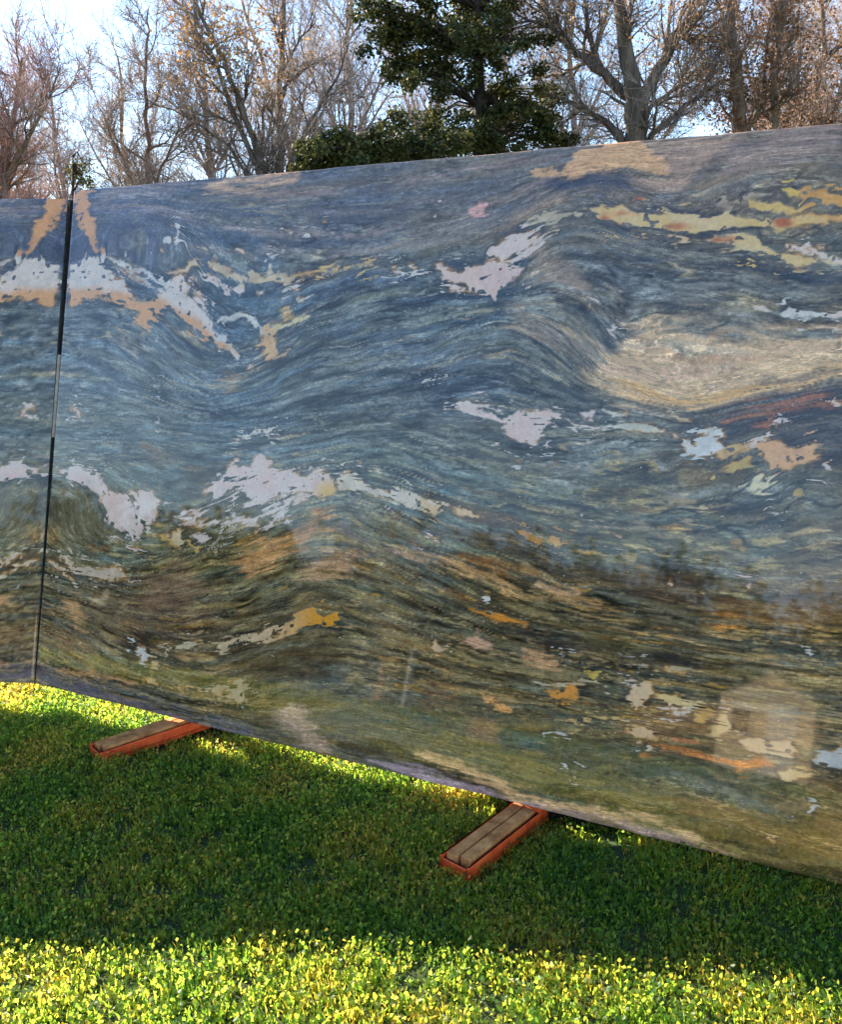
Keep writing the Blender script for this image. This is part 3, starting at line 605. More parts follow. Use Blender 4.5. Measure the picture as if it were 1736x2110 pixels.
def stone_fields(u, v, seed=0):
    """colour, vein colour, vein distance, bedding coordinate for slab positions u (along) and v (up)"""
    P = P0 + u[:, None] * DR + v[:, None] * UP
    X, Y = project(P)
    # natural raggedness of every outline
    s = (Y + bilin(GX, GY, GW, X, Y)) / 500.0
    t = u
    jx = fbm(u * 20, v * 20, 3, 4) * 8.0 + fbm(u * 80, v * 80, 9, 3) * 5.0
    jy = fbm(u * 20, v * 20, 23, 4) * 7.0 + fbm(t * 14, s * 70, 33, 3) * 9.0 + fbm(u * 80, v * 80, 29, 3) * 4.0
    XX, YY = X + jx, Y + jy
    # tone of the ground mass by zone
    ctr = np.array([(200,450,68,84,116),(650,430,78,88,108),(1000,380,90,95,104),(1450,400,98,99,102),(500,640,70,92,112),(200,700,78,98,116),
                    (900,650,72,92,106),(1350,600,84,94,104),(1650,560,88,96,100),(500,850,72,94,110),(250,860,78,96,104),(900,780,70,86,104),(1100,900,84,96,100),
                    (1500,1000,76,86,90),(800,950,78,96,98),(200,1050,92,100,84),(450,1150,80,80,62),(1000,1050,84,94,88),(1400,1100,88,94,86),(700,1200,86,82,66),
                    (300,1260,88,80,64),(1000,1250,64,62,52),(1400,1250,72,70,62),(1650,1250,78,72,62),(500,1400,84,78,62),(900,1400,82,78,64),(1300,1350,72,72,64),
                    (1600,1400,80,80,72),(250,1390,94,86,76),(700,1480,92,88,82),(1100,1540,84,82,66),(1500,1600,76,76,68),(1300,1640,92,84,62),(1700,1700,96,82,56)], float)
    cx, cy, cc = ctr[:, 0], ctr[:, 1], srgb(ctr[:, 2:])
    gx = np.linspace(-100, 2000, 70); gy = np.linspace(200, 1950, 60)
    A, B = np.meshgrid(gx, gy, indexing='ij')
    w = 1.0 / (((A[..., None] - cx) / 1.3) ** 2 + (B[..., None] - cy) ** 2 + 60 ** 2) ** 1.6
    w /= w.sum(-1, keepdims=True); Z = w @ cc
    tone = np.stack([bilin(gx, gy, Z[..., k], X, Y + fbm(t * 3, s * 12, 41, 3) * 50) for k in range(3)], -1)
    # streaks that follow the bedding
    def sm(n, lo, hi):
        q_ = np.clip((n - lo) / (hi - lo), 0, 1); return q_ * q_ * (3 - 2 * q_)
    warp = fbm(u * 5, v * 5, 51, 3) * 0.022 + fbm(u * 17, v * 17, 57, 2) * 0.006
    sw = s + warp
    a = fbm(t * 1.7, sw * 14, 61, 4, .6); b = fbm(t * 8.0, sw * 46, 71, 3, .6); c = fbm(t * 18, sw * 110, 81, 3, .65)
    low = np.clip((Y - 880 + 60 * fbm(u * 3, v * 3, 45, 2)) / 260, 0, 1)
    tone = tone * (np.array([2.14, 1.37, 0.87]) * (1 - low[:, None]) + np.array([2.1, 1.56, 1.06]) * low[:, None])
    calm = np.clip(sm(v, 1.60, 1.82) * .9 + sm(.34 - v, 0, .16) * sm(u, 1.0, 1.3), 0, 1) * .72      # quieter beds along the top and the foot
    tone = tone * np.clip(1 + (-.04 + 0.55 * a + 1.1 * b + 0.7 * c) * (1 - calm), 0.16, 2.8)[:, None]
    hue = fbm(t * 2.2, sw * 22, 91, 3) + .8 * fbm(t * 8, sw * 36, 95, 3)
    warm = np.stack([.30 * hue, .05 * hue, -.34 * hue], -1)
    tone = tone * np.clip(1 + warm * (0.8 + 0.4 * low)[:, None], .25, 2)
    # pale and dark dashes
    rnd = fbm(u * 6, v * 6, 5, 3)
    pc = np.where((low + .55 * rnd)[:, None] > .5, srgb((196, 172, 122)) * np.array([1.2, 1, .8]), srgb((160, 166, 160)) * np.array([1.25, 1, .85]))
    patch = np.clip(.75 + .7 * fbm(u * 2.6, v * 3.4, 103, 3), .15, 1)
    pale = sm(fbm(t * 8, sw * 52, 101, 4, .65), .24, .40) * .70 * patch * (1 - calm)
    tone = tone * (1 - pale[:, None]) + pc * pale[:, None]
    pale2 = sm(fbm(t * 2.4, sw * 26, 105, 4, .6), .24, .44) * .45 * (1 - calm)
    tone = tone * (1 - pale2[:, None]) + pc * .75 * pale2[:, None]
    dk = sm(fbm(t * 6, sw * 44, 111, 4, .65), .16, .34) * (.66 - .06 * low) * (1 - calm)
    tone = tone * (1 - dk[:, None]) + (srgb((46, 52, 54)) * (1 - low[:, None]) + srgb((44, 36, 28)) * low[:, None]) * dk[:, None]
    # rust and gold stains in the lower, iron-rich beds
    rust = sm(fbm(t * 6, sw * 40, 117, 4, .65), .33, .50) * low * .6 * (1 - calm)
    rc = np.where(fbm(u * 9, v * 9, 119, 2)[:, None] > .05, srgb((200, 150, 78)), srgb((132, 92, 58)))
    tone = tone * (1 - rust[:, None]) + rc * np.array([1.2, 1, .7]) * rust[:, None]
    # hairlines that run with the bedding
    for k, (ft, fs, col, stg) in enumerate(((2.2, 26, (176, 178, 168), .62), (4.5, 44, (150, 160, 160), .5), (1.5, 17, (190, 176, 140), .55), (3.2, 34, (30, 38, 44), .8), (2.0, 21, (28, 32, 36), .8), (6.0, 60, (34, 40, 44), .6))):
        rr = np.abs(fbm(t * ft, sw * fs, 301 + 7 * k, 3, .5)); gate = sm(fbm(t * 3.5, sw * 12, 351 + k, 3), -.05, .22)
        ln = sm(.05 - rr, 0, .04) * gate * stg * (1 - .5 * calm)
        cl = srgb(col) * np.array([1.3, 1.0, .8])
        wl = (low * .7)[:, None] if k < 3 else 0
        cl = cl * (1 - wl) + srgb((196, 158, 100)) * np.array([1.3, 1, .75]) * wl
        tone = tone * (1 - ln[:, None]) + cl * ln[:, None]
    grain = fbm(u * 110, v * 110, 115, 2, .8)
    tone = tone * np.clip(1 + .28 * grain, .5, 1.5)[:, None]
    # soft bands, stains and a few painted reflections
    brk = fbm(t * 6, (s + warp) * 60, 121, 3, .6)
    for kind, pts, col, soft, stg, wid in SOFT:
        pts = np.array(pts, float); pad = soft * 2.5 + wid + 14
        msk = (X > pts[:, 0].min() - pad) & (X < pts[:, 0].max() + pad) & (Y > pts[:, 1].min() - pad) & (Y < pts[:, 1].max() + pad)
        idx = np.nonzero(msk)[0]
        if not len(idx): continue
        if kind == 'p': d = seg_dist(XX[idx], YY[idx], pts, True)
        else:
            ww = np.full(len(pts), float(wid)); ww[0] *= .25; ww[-1] *= .25
            d = seg_dist(XX[idx], YY[idx], pts, False, ww)
        d = d + brk[idx] * (soft * 2.2 + 3)
        al = np.clip(0.5 - d / (2 * soft), 0, 1); al = al * al * (3 - 2 * al) * stg
        cl = srgb(col) * np.array([1.9, 1.22, 0.98]) * np.clip(1 + 0.30 * b[idx] + 0.26 * c[idx] + .22 * grain[idx], .35, 1.6)[:, None]
        tone[idx] = tone[idx] * (1 - al[:, None]) + cl * al[:, None]
    # crisp veins
    vd = np.full(len(u), 40.0); vc = np.tile(srgb(PALE), (len(u), 1))
    pk = np.clip(fbm(u * 14, v * 14, 131, 3) * 1.2 + .5, 0, 1)[:, None]
    feats = [(p, c_, w_) for p, c_, w_ in CRISP]
    for sx, sy, sr, (ox, oy) in SPOTS:
        feats.append(([(ox + sx / 2 - sr / 5, oy + sy / 2), (ox + sx / 2 + sr / 5, oy + sy / 2 + 1)], (206, 212, 220), sr / 2.6))
    for pts, col, wid in feats:
        pts = np.array(pts, float); pad = 26 + wid
        msk = (X > pts[:, 0].min() - pad) & (X < pts[:, 0].max() + pad) & (Y > pts[:, 1].min() - pad) & (Y < pts[:, 1].max() + pad)
        idx = np.nonzero(msk)[0]
        if not len(idx): continue
        if wid == 0: d = seg_dist(XX[idx], YY[idx], pts, True)
        else:
            ww = np.full(len(pts), float(wid) * 1.3); ww[0] *= .45; ww[-1] *= .45
            d = seg_dist(XX[idx], YY[idx], pts, False, ww) + 1.0
        x, y = X[idx], Y[idx]; k = pk[idx]
        if col == 'veinA':
            low_edge = np.clip(0.5 + fbm(u[idx] * 9, v[idx] * 9, 141, 3) * 1.1 + (y - np.interp(x, [150, 250, 330, 400, 490], [590, 605, 615, 655, 725])) / 16, 0, 1)[:, None]
            cl = srgb((216, 214, 218)) * (1 - low_edge) + srgb((218, 172, 128)) * low_edge
        elif col == 'veinY':
            cl = srgb(YEL) * k + srgb((232, 216, 176)) * (1 - k)
            rd = np.clip(fbm(u[idx] * 10, v[idx] * 22, 151, 3) * 3 - .75, 0, 1)[:, None]
            cl = cl * (1 - rd) + srgb((186, 112, 70)) * rd
        elif col == 'veinP':
            g = np.clip((x - 640) / 30, 0, 1)[:, None] * np.clip((y - 985) / 20, 0, 1)[:, None]
            cl = (srgb(PALE) * k + srgb(PINK) * (1 - k)) * (1 - g) + srgb((238, 204, 130)) * g
        elif col == 'veinG':
            g = np.clip((x - 560) / 90, 0, 1)[:, None]
            cl = srgb((206, 190, 164)) * (1 - g) + srgb((222, 164, 62)) * g
        elif col == PINK:
            cl = srgb(PALE) * k + srgb(PINK) * (1 - k)
        else: cl = srgb(col) * (0.86 + 0.28 * k)
        better = d < vd[idx]
        ii = idx[better]; vd[ii] = d[better]; vc[ii] = np.broadcast_to(cl, (len(idx), 3))[better]
    gap = np.maximum(fbm(t * 17, sw * 62, 211, 3, .6) - .40, fbm(u * 40, v * 40, 213, 3) - .44)
    vd = np.maximum(vd, np.where(vd < 6, gap * 60, -99))
    # iron-stained fringe round the veins
    fr = sm(8 - vd, 0, 8) * sm(fbm(u * 8, v * 8, 371, 3), -.15, .2) * .7
    tone = tone * (1 - fr[:, None]) + srgb((196, 150, 88)) * np.array([1.3, 1, .75]) * fr[:, None]
    # splinters and flecks of the pale mineral strewn along the bedding near the veins
    near = np.clip(1 - (vd - 4) / 34, 0, 1)
    fl = fbm(t * 16, (s + warp) * 95, 161, 3, .6) * .75 + fbm(u * 26, v * 26, 171, 2) * .45
    d = (0.80 - 0.46 * near - fl) * 26 + 2
    thr = np.abs(fbm(t * 5, sw * 48, 381, 3, .5)) - .02 - .03 * near
    d3 = np.where((near > .1) & (fbm(t * 6, sw * 14, 391, 3) > -.02), thr * 110 + .5, 40)
    d = np.minimum(d, d3)
    loose = fbm(u * 55, v * 75, 181, 2)
    d2 = (0.80 - loose) * 40 + 1.5
    for dd, cl in ((d, None), (d2, srgb((186, 192, 196)))):
        b_ = dd < vd
        vd = np.where(b_, dd, vd)
        if cl is not None: vc[b_] = cl
    mot = fbm(u * 34, v * 34, 201, 3)
    vc = vc * np.array([1.36, 1.0, 0.73]) * np.clip(1 + .22 * mot, .7, 1.2)[:, None]
    tone = np.clip(tone, 0.004, None); tone = tone * np.minimum(1, .84 / tone.max(1))[:, None]
    vc = np.clip(vc, 0.004, None); vc = vc * np.minimum(1, .93 / vc.max(1))[:, None]
    return tone, vc, vd, s, t

def stone_mat():
    m, nt, p, out = new_mat('polished_granite')
    base = nd(nt, 'ShaderNodeAttribute', attribute_name='tone')
    vein = nd(nt, 'ShaderNodeAttribute', attribute_name='vein_tone')
    flow = nd(nt, 'ShaderNodeAttribute', attribute_name='bedding')      # x along, y across, z vein distance
    sep = nd(nt, 'ShaderNodeSeparateXYZ'); nt.links.new(flow.outputs['Vector'], sep.inputs[0])
    cmb = nd(nt, 'ShaderNodeCombineXYZ')
    nt.links.new(sep.outputs[0], cmb.inputs[0]); nt.links.new(mth(nt, 'MULTIPLY', sep.outputs[1], 2.6), cmb.inputs[1])
    tc = nd(nt, 'ShaderNodeTexCoord')
    n1 = nd(nt, 'ShaderNodeTexNoise', Scale=30, Detail=8, Roughness=0.8, Distortion=1.2); nt.links.new(cmb.outputs[0], n1.inputs['Vector'])
    n2 = nd(nt, 'ShaderNodeTexNoise', Scale=150, Detail=4, Roughness=0.75); nt.links.new(tc.outputs['Object'], n2.inputs['Vector'])
    n3 = nd(nt, 'ShaderNodeTexVoronoi', Scale=230); nt.links.new(tc.outputs['Object'], n3.inputs['Vector'])
    r1 = ramp(nt, n1.outputs[0], [(0.30, (0.70, 0.71, 0.72)), (0.5, (0.98, 0.98, 0.98)), (0.70, (1.38, 1.36, 1.32))])
    r2 = ramp(nt, n2.outputs[0], [(0.32, (0.82, 0.82, 0.83)), (0.68, (1.2, 1.2, 1.18))])
    c = mixc(nt, 1.0, base.outputs['Color'], r1.outputs[0], 'MULTIPLY')
    c = mixc(nt, 1.0, c, r2.outputs[0], 'MULTIPLY')
    # crisp hairlines of light and dark mineral that follow the bedding
    for k, (sc_, amp, wid, lo_, mul, add) in enumerate(((9.0, 7.0, 0.030, .46, 2.3, .035), (16.0, 5.0, 0.035, .48, 1.9, .02), (8.0, 6.0, 0.035, .45, .34, 0.0), (15.0, 5.5, 0.04, .47, .42, 0.0))):
        cb = nd(nt, 'ShaderNodeCombineXYZ'); nt.links.new(sep.outputs[0], cb.inputs[0]); nt.links.new(mth(nt, 'MULTIPLY', sep.outputs[1], amp), cb.inputs[1]); cb.inputs[2].default_value = 3.7 * k + 1
        hn = nd(nt, 'ShaderNodeTexNoise', Scale=sc_, Detail=4, Roughness=0.55, Distortion=0.3); nt.links.new(cb.outputs[0], hn.inputs['Vector'])
        gn_ = nd(nt, 'ShaderNodeTexNoise', Scale=sc_ * .45, Detail=2); cb2 = nd(nt, 'ShaderNodeVectorMath', operation='ADD'); nt.links.new(cb.outputs[0], cb2.inputs[0]); cb2.inputs[1].default_value = (5.1, 2.2, 9.4); nt.links.new(cb2.outputs[0], gn_.inputs['Vector'])
        rid = mth(nt, 'SUBTRACT', 1.0, mth(nt, 'DIVIDE', mth(nt, 'ABSOLUTE', mth(nt, 'SUBTRACT', hn.outputs[0], 0.5)), wid), clamp=True)
        gate = mth(nt, 'MULTIPLY', mth(nt, 'SUBTRACT', gn_.outputs[0], lo_), 9.0, clamp=True)
        lc = mixc(nt, 1.0, mixc(nt, 1.0, c, (mul, mul, mul), 'MULTIPLY'), (add, add * .85, add * .6), 'ADD')
        c = mixc(nt, mth(nt, 'MULTIPLY', mth(nt, 'MULTIPLY', rid, gate), 0.62), c, lc)
    # tiny feldspar grains
    gsel = mth(nt, 'GREATER_THAN', n3.outputs['Color'], 0.93)
    gn = mth(nt, 'MULTIPLY', gsel, mth(nt, 'LESS_THAN', n3.outputs['Distance'], 0.42))
    c = mixc(nt, mth(nt, 'MULTIPLY', gn, 0.18), c, (0.34, 0.34, 0.33))
    # vein edges broken by the grain
    edge = nd(nt, 'ShaderNodeTexNoise', Scale=75, Detail=5, Roughness=0.7); nt.links.new(tc.outputs['Object'], edge.inputs['Vector'])
    d = mth(nt, 'ADD', sep.outputs[2], mth(nt, 'MULTIPLY', mth(nt, 'SUBTRACT', edge.outputs[0], 0.5), 6.0))
    d = mth(nt, 'ADD', d, mth(nt, 'MULTIPLY', mth(nt, 'SUBTRACT', n1.outputs[0], 0.5), 16.0))
    msk = mth(nt, 'SUBTRACT', 0.62, mth(nt, 'MULTIPLY', d, 0.30), clamp=True)
    vv = ramp(nt, edge.outputs[0], [(0.3, (0.80, 0.80, 0.82)), (0.7, (1.08, 1.07, 1.05))])
    vcol = mixc(nt, 1.0, vein.outputs['Color'], vv.outputs[0], 'MULTIPLY')
    # dark selvage along veins
    sel = mth(nt, 'MULTIPLY', mth(nt, 'SUBTRACT', 1.0, mth(nt, 'MULTIPLY', mth(nt, 'ABSOLUTE', mth(nt, 'SUBTRACT', d, 6.0)), 0.2), clamp=True), 0.42)
    c = mixc(nt, sel, c, (0.022, 0.030, 0.038))
    c = mixc(nt, mth(nt, 'MULTIPLY', msk, 0.95), c, vcol)
    nt.links.new(c, p.inputs['Base Color'])
    p.inputs['Roughness'].default_value = 0.07
    p.inputs['IOR'].default_value = 1.57
    rr = ramp(nt, n1.outputs[0], [(0.3, (0.015,) * 3), (0.7, (0.05,) * 3)])
    nt.links.new(rr.outputs[0], p.inputs['Roughness'])
    return m

STONE = stone_mat()
RAW = noise_mat('sawn_granite_edge', [(0.05, 0.055, 0.06), (0.11, 0.115, 0.12), (0.2, 0.19, 0.17)], 30, 0.75, 0.5)

def build_slab(name, corners, thick, step, mirror, label):
    """corners: bottom seam, bottom far, top far, top seam (front face); u runs from the seam"""
    A, B, C, D = [np.array(c, float) for c in corners]
    L = np.linalg.norm(B - A); Hh = np.linalg.norm(D - A)
    nu, nv = int(L / step) + 1, int(Hh / step) + 1
    U, V = np.meshgrid(np.linspace(0, 1, nu), np.linspace(0, 1, nv), indexing='ij')
    U, V = U.ravel(), V.ravel()
    P = ((1 - U) * (1 - V))[:, None] * A + (U * (1 - V))[:, None] * B + (U * V)[:, None] * C + ((1 - U) * V)[:, None] * D
    n = np.cross(B - A, D - A); n /= np.linalg.norm(n)
    if n[1] > 0: n = -n
    # sawn outline wanders a millimetre or two
    wob = 0.003 * fbm(U * L * 6, V * 0 + 3, 17, 3)
    P = P + (np.where((V == 0) | (V == 1), wob, 0))[:, None] * (D - A) / Hh
    # eased (pencil-rounded) arris: last row set back
    edge = (V == 0) | (V == 1) | (U == 0) | (U == 1)
    P = P - n * (edge * 0.0015)[:, None]
    tone, vc, vd, s, t = stone_fields(U * L, V * Hh)
    i = np.arange(nu * nv).reshape(nu, nv)
    quads = np.stack([i[:-1, :-1], i[1:, :-1], i[1:, 1:], i[:-1, 1:]], -1).reshape(-1, 4)
    if mirror: quads = quads[:, ::-1]
    root = empty(name, tuple((A + B) / 2))
    face = np_mesh('polished_face', P, quads, STONE, root)
    me = face.data
    def col_attr(nm, arr):
        a = me.attributes.new(nm, 'FLOAT_COLOR', 'POINT')
        a.data.foreach_set('color', np.c_[arr, np.ones(len(arr))].astype(np.float32).ravel())
    col_attr('tone', tone); col_attr('vein_tone', vc)
    a = me.attributes.new('bedding', 'FLOAT_VECTOR', 'POINT')
    a.data.foreach_set('vector', np.stack([t, s, vd], -1).astype(np.float32).ravel())
    # sawn edges and rough back, one body
    ring = np.r_[i[:, 0], i[-1, 1:], i[-2::-1, -1], i[0, -2:0:-1]]
    R = P[ring]; k = len(R)
    VV = np.r_[R, R - n * thick]
    F = [(j, (j + 1) % k, k + (j + 1) % k, k + j) for j in range(k)]
    if mirror: F = [f[::-1] for f in F]
    b = add_mesh('sawn_edge', VV, F, RAW, root)
    back = add_mesh('rough_back', [A - n * thick, B - n * thick, C - n * thick, D - n * thick], [(0, 1, 2, 3) if mirror else (3, 2, 1, 0)], RAW, root)
    tag(root, label, 'stone slab', 'book-matched granite slabs standing on the lawn')
    return root

RA = P0; RB = P0 + DR * SLAB_L; RD = P0 + UP * SLAB_H; RC = RB + UP * SLAB_H
build_slab('granite_slab', [RA, RB, RC, RD], 0.03, 0.0043, False,
           'polished blue grey granite slab with tan lens and white veins, standing on the orange feet')
YL = math.radians(2.2)
DL = np.array([-math.cos(YL), math.sin(YL), 0.0])
LA = P0 - DR * 0.007 + np.array([0, 0, 0.0]); LD = RD - DR * 0.034 - UP * 0.030
build_slab('granite_slab', [LA, LA + DL * SLAB_L, LD + DL * SLAB_L, LD], 0.03, 0.010, True,
           'mirror-image granite slab across the dark seam, white arched veins beside the joint')

# ------------------------------------------------------------------ racks, feet, seam
ORANGE_PAINT = noise_mat('orange_paint', [(0.5, 0.05, 0.010), (0.78, 0.09, 0.016), (0.85, 0.15, 0.035)], 26, 0.55, 0.25, detail=8, spec=0.4)
WOOD = noise_mat('weathered_wood', [(0.26, 0.095, 0.028), (0.52, 0.22, 0.07), (0.70, 0.36, 0.13)], 22, 0.85, 0.5, stretch=(1, 1, 1), detail=9, spec=0.2)
PALEWOOD = noise_mat('pale_wood', [(0.28, 0.2, 0.14), (0.42, 0.33, 0.25), (0.5, 0.42, 0.34)], 40, 0.85, 0.4, spec=0.2)
SHADE_WOOD = noise_mat('shade_dark_wood', [(0.006, 0.006, 0.007), (0.014, 0.012, 0.012), (0.025, 0.02, 0.018)], 20, 0.9, 0.4, spec=0.15)  # near-black tone that stands in for shade in the gaps

def foot(rack, near, far, w, h, extra):
    """painted steel tray with two planks bedded in it, lying on the grass"""
    near, far = Vector(near), Vector(far)
    d = (far - near); L = d.length + extra; d.normalize()
    s = Vector((d.y, -d.x, 0)); z = Vector((0, 0, 1)); o = near.copy(); o.z = 0.004
    t = 0.008
    ch = MB()
    ch.box(o, d, s, z, 0, L, -w / 2, w / 2, 0, 0.012)
    ch.box(o, d, s, z, 0, L, -w / 2, -w / 2 + t, 0.0125, h, 0.003)
    ch.box(o, d, s, z, 0, L, w / 2 - t, w / 2, 0.0125, h, 0.003)
    ch.box(o, d, s, z, 0, t, -w / 2 + t + .001, w / 2 - t - .001, 0.0125, h - 0.006, 0.003)
    f = ch.build('foot', ORANGE_PAINT, rack)
    g = 0.006; iw = (w - 2 * t - 3 * g) / 2
    for k, (a, dz) in enumerate(((-w / 2 + t + g, 0.0), (g / 2, 0.004))):
        MB().box(o, d, s, z, 0.014 + 0.012 * k, L - 0.01, a, a + iw, 0.014, h + 0.007 + dz * .5, 0.002).build('plank', WOOD, f)
    MB().box(o, d, s, z, (far - near).length + .02, (far - near).length + .10, -w / 2 - .004, w / 2 + .004, h + .001, .0885, .004).build('bearing_block', ORANGE_PAINT, f)
    for k in (0.07, 0.24):
        MB().tube(o + d * k - s * (w / 2 + 0.003) + z * h * .55, o + d * k - s * (w / 2 - 0.001) + z * h * .55, 0.006, 0.006, 10).build('bolt', ORANGE_PAINT, f)
    return f

def rack_frame(rack, A, dirn, back, ups, length, inset):
    """leaning posts and rails that carry a slab from behind"""
    A = Vector(A); dirn = Vector(dirn); back = Vector(back); ups = Vector(ups)
    off = back * 0.125
    for u in inset:
        p = A + dirn * u + off; p.z = 0.03
        MB().bar(p, p + ups * 1.9, 0.09, 0.09, side=dirn).build('post', WOOD, rack)
        r = p + back * 0.95; r.z = float(gz(r.x, r.y)) + 0.01
        MB().bar(r, p + ups * 1.75 + back * 0.095, 0.07, 0.07, side=dirn).build('rear_strut', WOOD, rack)
        MB().bar(p + back * 0.05 + Vector((0, 0, 0.03)), r + Vector((0, 0, 0.06)), 0.07, 0.06, side=dirn).build('base_tie', WOOD, rack)
    for hh in (0.55, 1.7):
        a = A + dirn * (inset[0] - 0.1) + off * 1.0 + ups * hh + back * 0.075; b = A + dirn * (inset[-1] + 0.1) + off + ups * hh + back * 0.075
        MB().bar(a, b, 0.09, 0.045, side=ups).build('rail', WOOD, rack)

rk = empty('slab_rack', (float(RA[0] + DR[0] * 1.5), float(RA[1] + DR[1] * 1.5), 0))
foot(rk, (-1.178, 2.802, 0), (-0.930, 3.026, 0), 0.100, 0.048, 0.32)
foot(rk, (0.094, 2.142, 0), (0.314, 2.400, 0), 0.106, 0.048, 0.30)
rack_frame(rk, RA, DR, BK, UP, SLAB_L, (0.75, 1.95, 2.9))
sl = MB(); ax, ab = Vector(DR), Vector(BK)
sl.box(Vector(RA) + Vector((0, 0, -0.09)), ax, ab, Vector((0, 0, 1)), 2.04, 2.7, 0.085, 0.115, -0.05, 0.10, 0.004)
sl.build('gap_blocker', SHADE_WOOD, rk)  # unseen dark board added to shade the gap under the slab
tag(rk, 'low slab rack with orange trimmed timber feet poking out onto the shaded grass', 'rack')
rl = empty('slab_rack', (float(LA[0] + DL[0] * 1.5), float(LA[1] + DL[1] * 1.5), 0))
bl = Vector((math.sin(YL), math.cos(YL), 0))
for k in (1.0, 2.3):
    b = Vector(LA) + Vector(DL) * k; b.z = 0
    foot(rl, b - bl * 0.42 + Vector((-.2, 0, 0)), b - bl * 0.05, 0.11, 0.048, 0.3)
rack_frame(rl, LA, DL, bl, Vector((LD - LA)).normalized(), SLAB_L, (0.5, 1.6, 2.7))
tag(rl, 'timber rack carrying the mirror-image slab beside the dark seam', 'rack')
# near-black board added as the joint's shade, and a pale shim wedged into it
jb = MB()
a = Vector(P0) + Vector(BK) * 0.045 - Vector(DR) * 0.012; b = Vector(RD) + Vector(BK) * 0.045 - Vector(DR) * 0.018
jb.bar(a + (b - a) * 0.0, b + (b - a) * -0.015, 0.16, 0.02, side=DR)
tag(jb.build('joint_shade_board', SHADE_WOOD), 'near-black board added to stand for the shade in the joint between both slabs', 'board')
sh = MB()
sv = Vector(UP)
def seam_pt(v): return Vector(P0) + Vector(UP) * v - Vector(DR) * (0.0035 + 0.0135 * v / SLAB_H) + Vector(BK) * 0.006
sh.bar(seam_pt(1.02), seam_pt(1.36), 0.014, 0.012, side=DR)
tag(sh.build('wood_shim', PALEWOOD), 'pale wooden shim wedged halfway up the dark seam', 'shim')

# ------------------------------------------------------------------ trees
BARK_DARK = noise_mat('bark_dark', [(0.055, 0.040, 0.032), (0.12, 0.09, 0.07), (0.22, 0.17, 0.125)], 9, 0.9, 0.8, stretch=(1, 1, .25))
BARK_WARM = noise_mat('bark_warm', [(0.09, 0.058, 0.042), (0.19, 0.125, 0.085), (0.31, 0.215, 0.145)], 9, 0.9, 0.8, stretch=(1, 1, .25))
CEDAR_BARK = noise_mat('cedar_bark', [(0.016, 0.012, 0.010), (0.035, 0.026, 0.02), (0.07, 0.05, 0.036)], 9, 0.9, 0.8, stretch=(1, 1, .25))
BARK_LIT = noise_mat('bark_sunlit', [(0.26, 0.13, 0.06), (0.40, 0.22, 0.10), (0.52, 0.31, 0.16)], 6, 0.9, 0.8, stretch=(1, 1, .25))  # warm sunlight on the mirrored trunk put into a brighter bark colour
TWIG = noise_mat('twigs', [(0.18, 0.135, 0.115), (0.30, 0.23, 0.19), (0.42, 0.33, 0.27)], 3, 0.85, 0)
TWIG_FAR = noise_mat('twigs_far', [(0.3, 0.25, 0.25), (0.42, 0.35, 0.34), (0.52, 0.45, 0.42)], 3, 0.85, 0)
TWIG_GLARE = noise_mat('twigs_sun_glare', [(0.28, 0.15, 0.13), (0.42, 0.26, 0.22), (0.54, 0.37, 0.3)], 3, 0.85, 0)  # pinkish sun glare put into the twig colour
DRYLEAF = leaf_mat('withered_leaves', [(0.22, 0.11, 0.045), (0.34, 0.19, 0.08), (0.44, 0.29, 0.12)], 2.0, 0.4, 0.6)
RUSTLEAF = leaf_mat('rust_leaves', [(0.16, 0.07, 0.035), (0.26, 0.125, 0.06), (0.34, 0.19, 0.09)], 2.0, 0.35, 0.6)
CEDAR = leaf_mat('cedar_foliage', [(0.018, 0.030, 0.008), (0.052, 0.062, 0.016), (0.14, 0.125, 0.032)], 2.5, 0.3, 0.6)

def tube_mesh(curves, sides=6):
    """curves: list of (points Nx3, radii N) -> V, tri array"""
    Vs, Ts, base = [], [], 0
    ang = np.arange(sides) * 2 * math.pi / sides
    ca, sa = np.cos(ang), np.sin(ang)
    for P, R in curves:
        P = np.asarray(P, float); n = len(P)
        T = np.gradient(P, axis=0); T /= np.linalg.norm(T, axis=1)[:, None] + 1e-9
        ref = np.array([0.31, 0.17, 0.93]) if abs(T[0, 2]) < 0.8 else np.array([0.9, 0.2, 0.1])
        S = np.cross(T, ref); S /= np.linalg.norm(S, axis=1)[:, None] + 1e-9
        Q = np.cross(T, S)
        ring = P[:, None] + np.asarray(R)[:, None, None] * (ca[None, :, None] * S[:, None] + sa[None, :, None] * Q[:, None])
        Vs.append(ring.reshape(-1, 3))
        i = np.arange(n - 1)[:, None] * sides + np.arange(sides)[None]
        j = np.arange(n - 1)[:, None] * sides + (np.arange(sides)[None] + 1) % sides
        Ts.append(base + np.concatenate([np.stack([i, j, j + sides], -1).reshape(-1, 3), np.stack([i, j + sides, i + sides], -1).reshape(-1, 3)]))
        base += n * sides
    return np.concatenate(Vs), np.concatenate(Ts)

def wander(p, d, L, n, rng, curl=0.25, lift=0.0):
    pts = [np.array(p, float)]; d = np.array(d, float); d /= np.linalg.norm(d)
    for k in range(n):
        d = d + rng.normal(0, curl, 3) + np.array([0, 0, lift]); d /= np.linalg.norm(d)
        pts.append(pts[-1] + d * L / n)
    return np.array(pts)

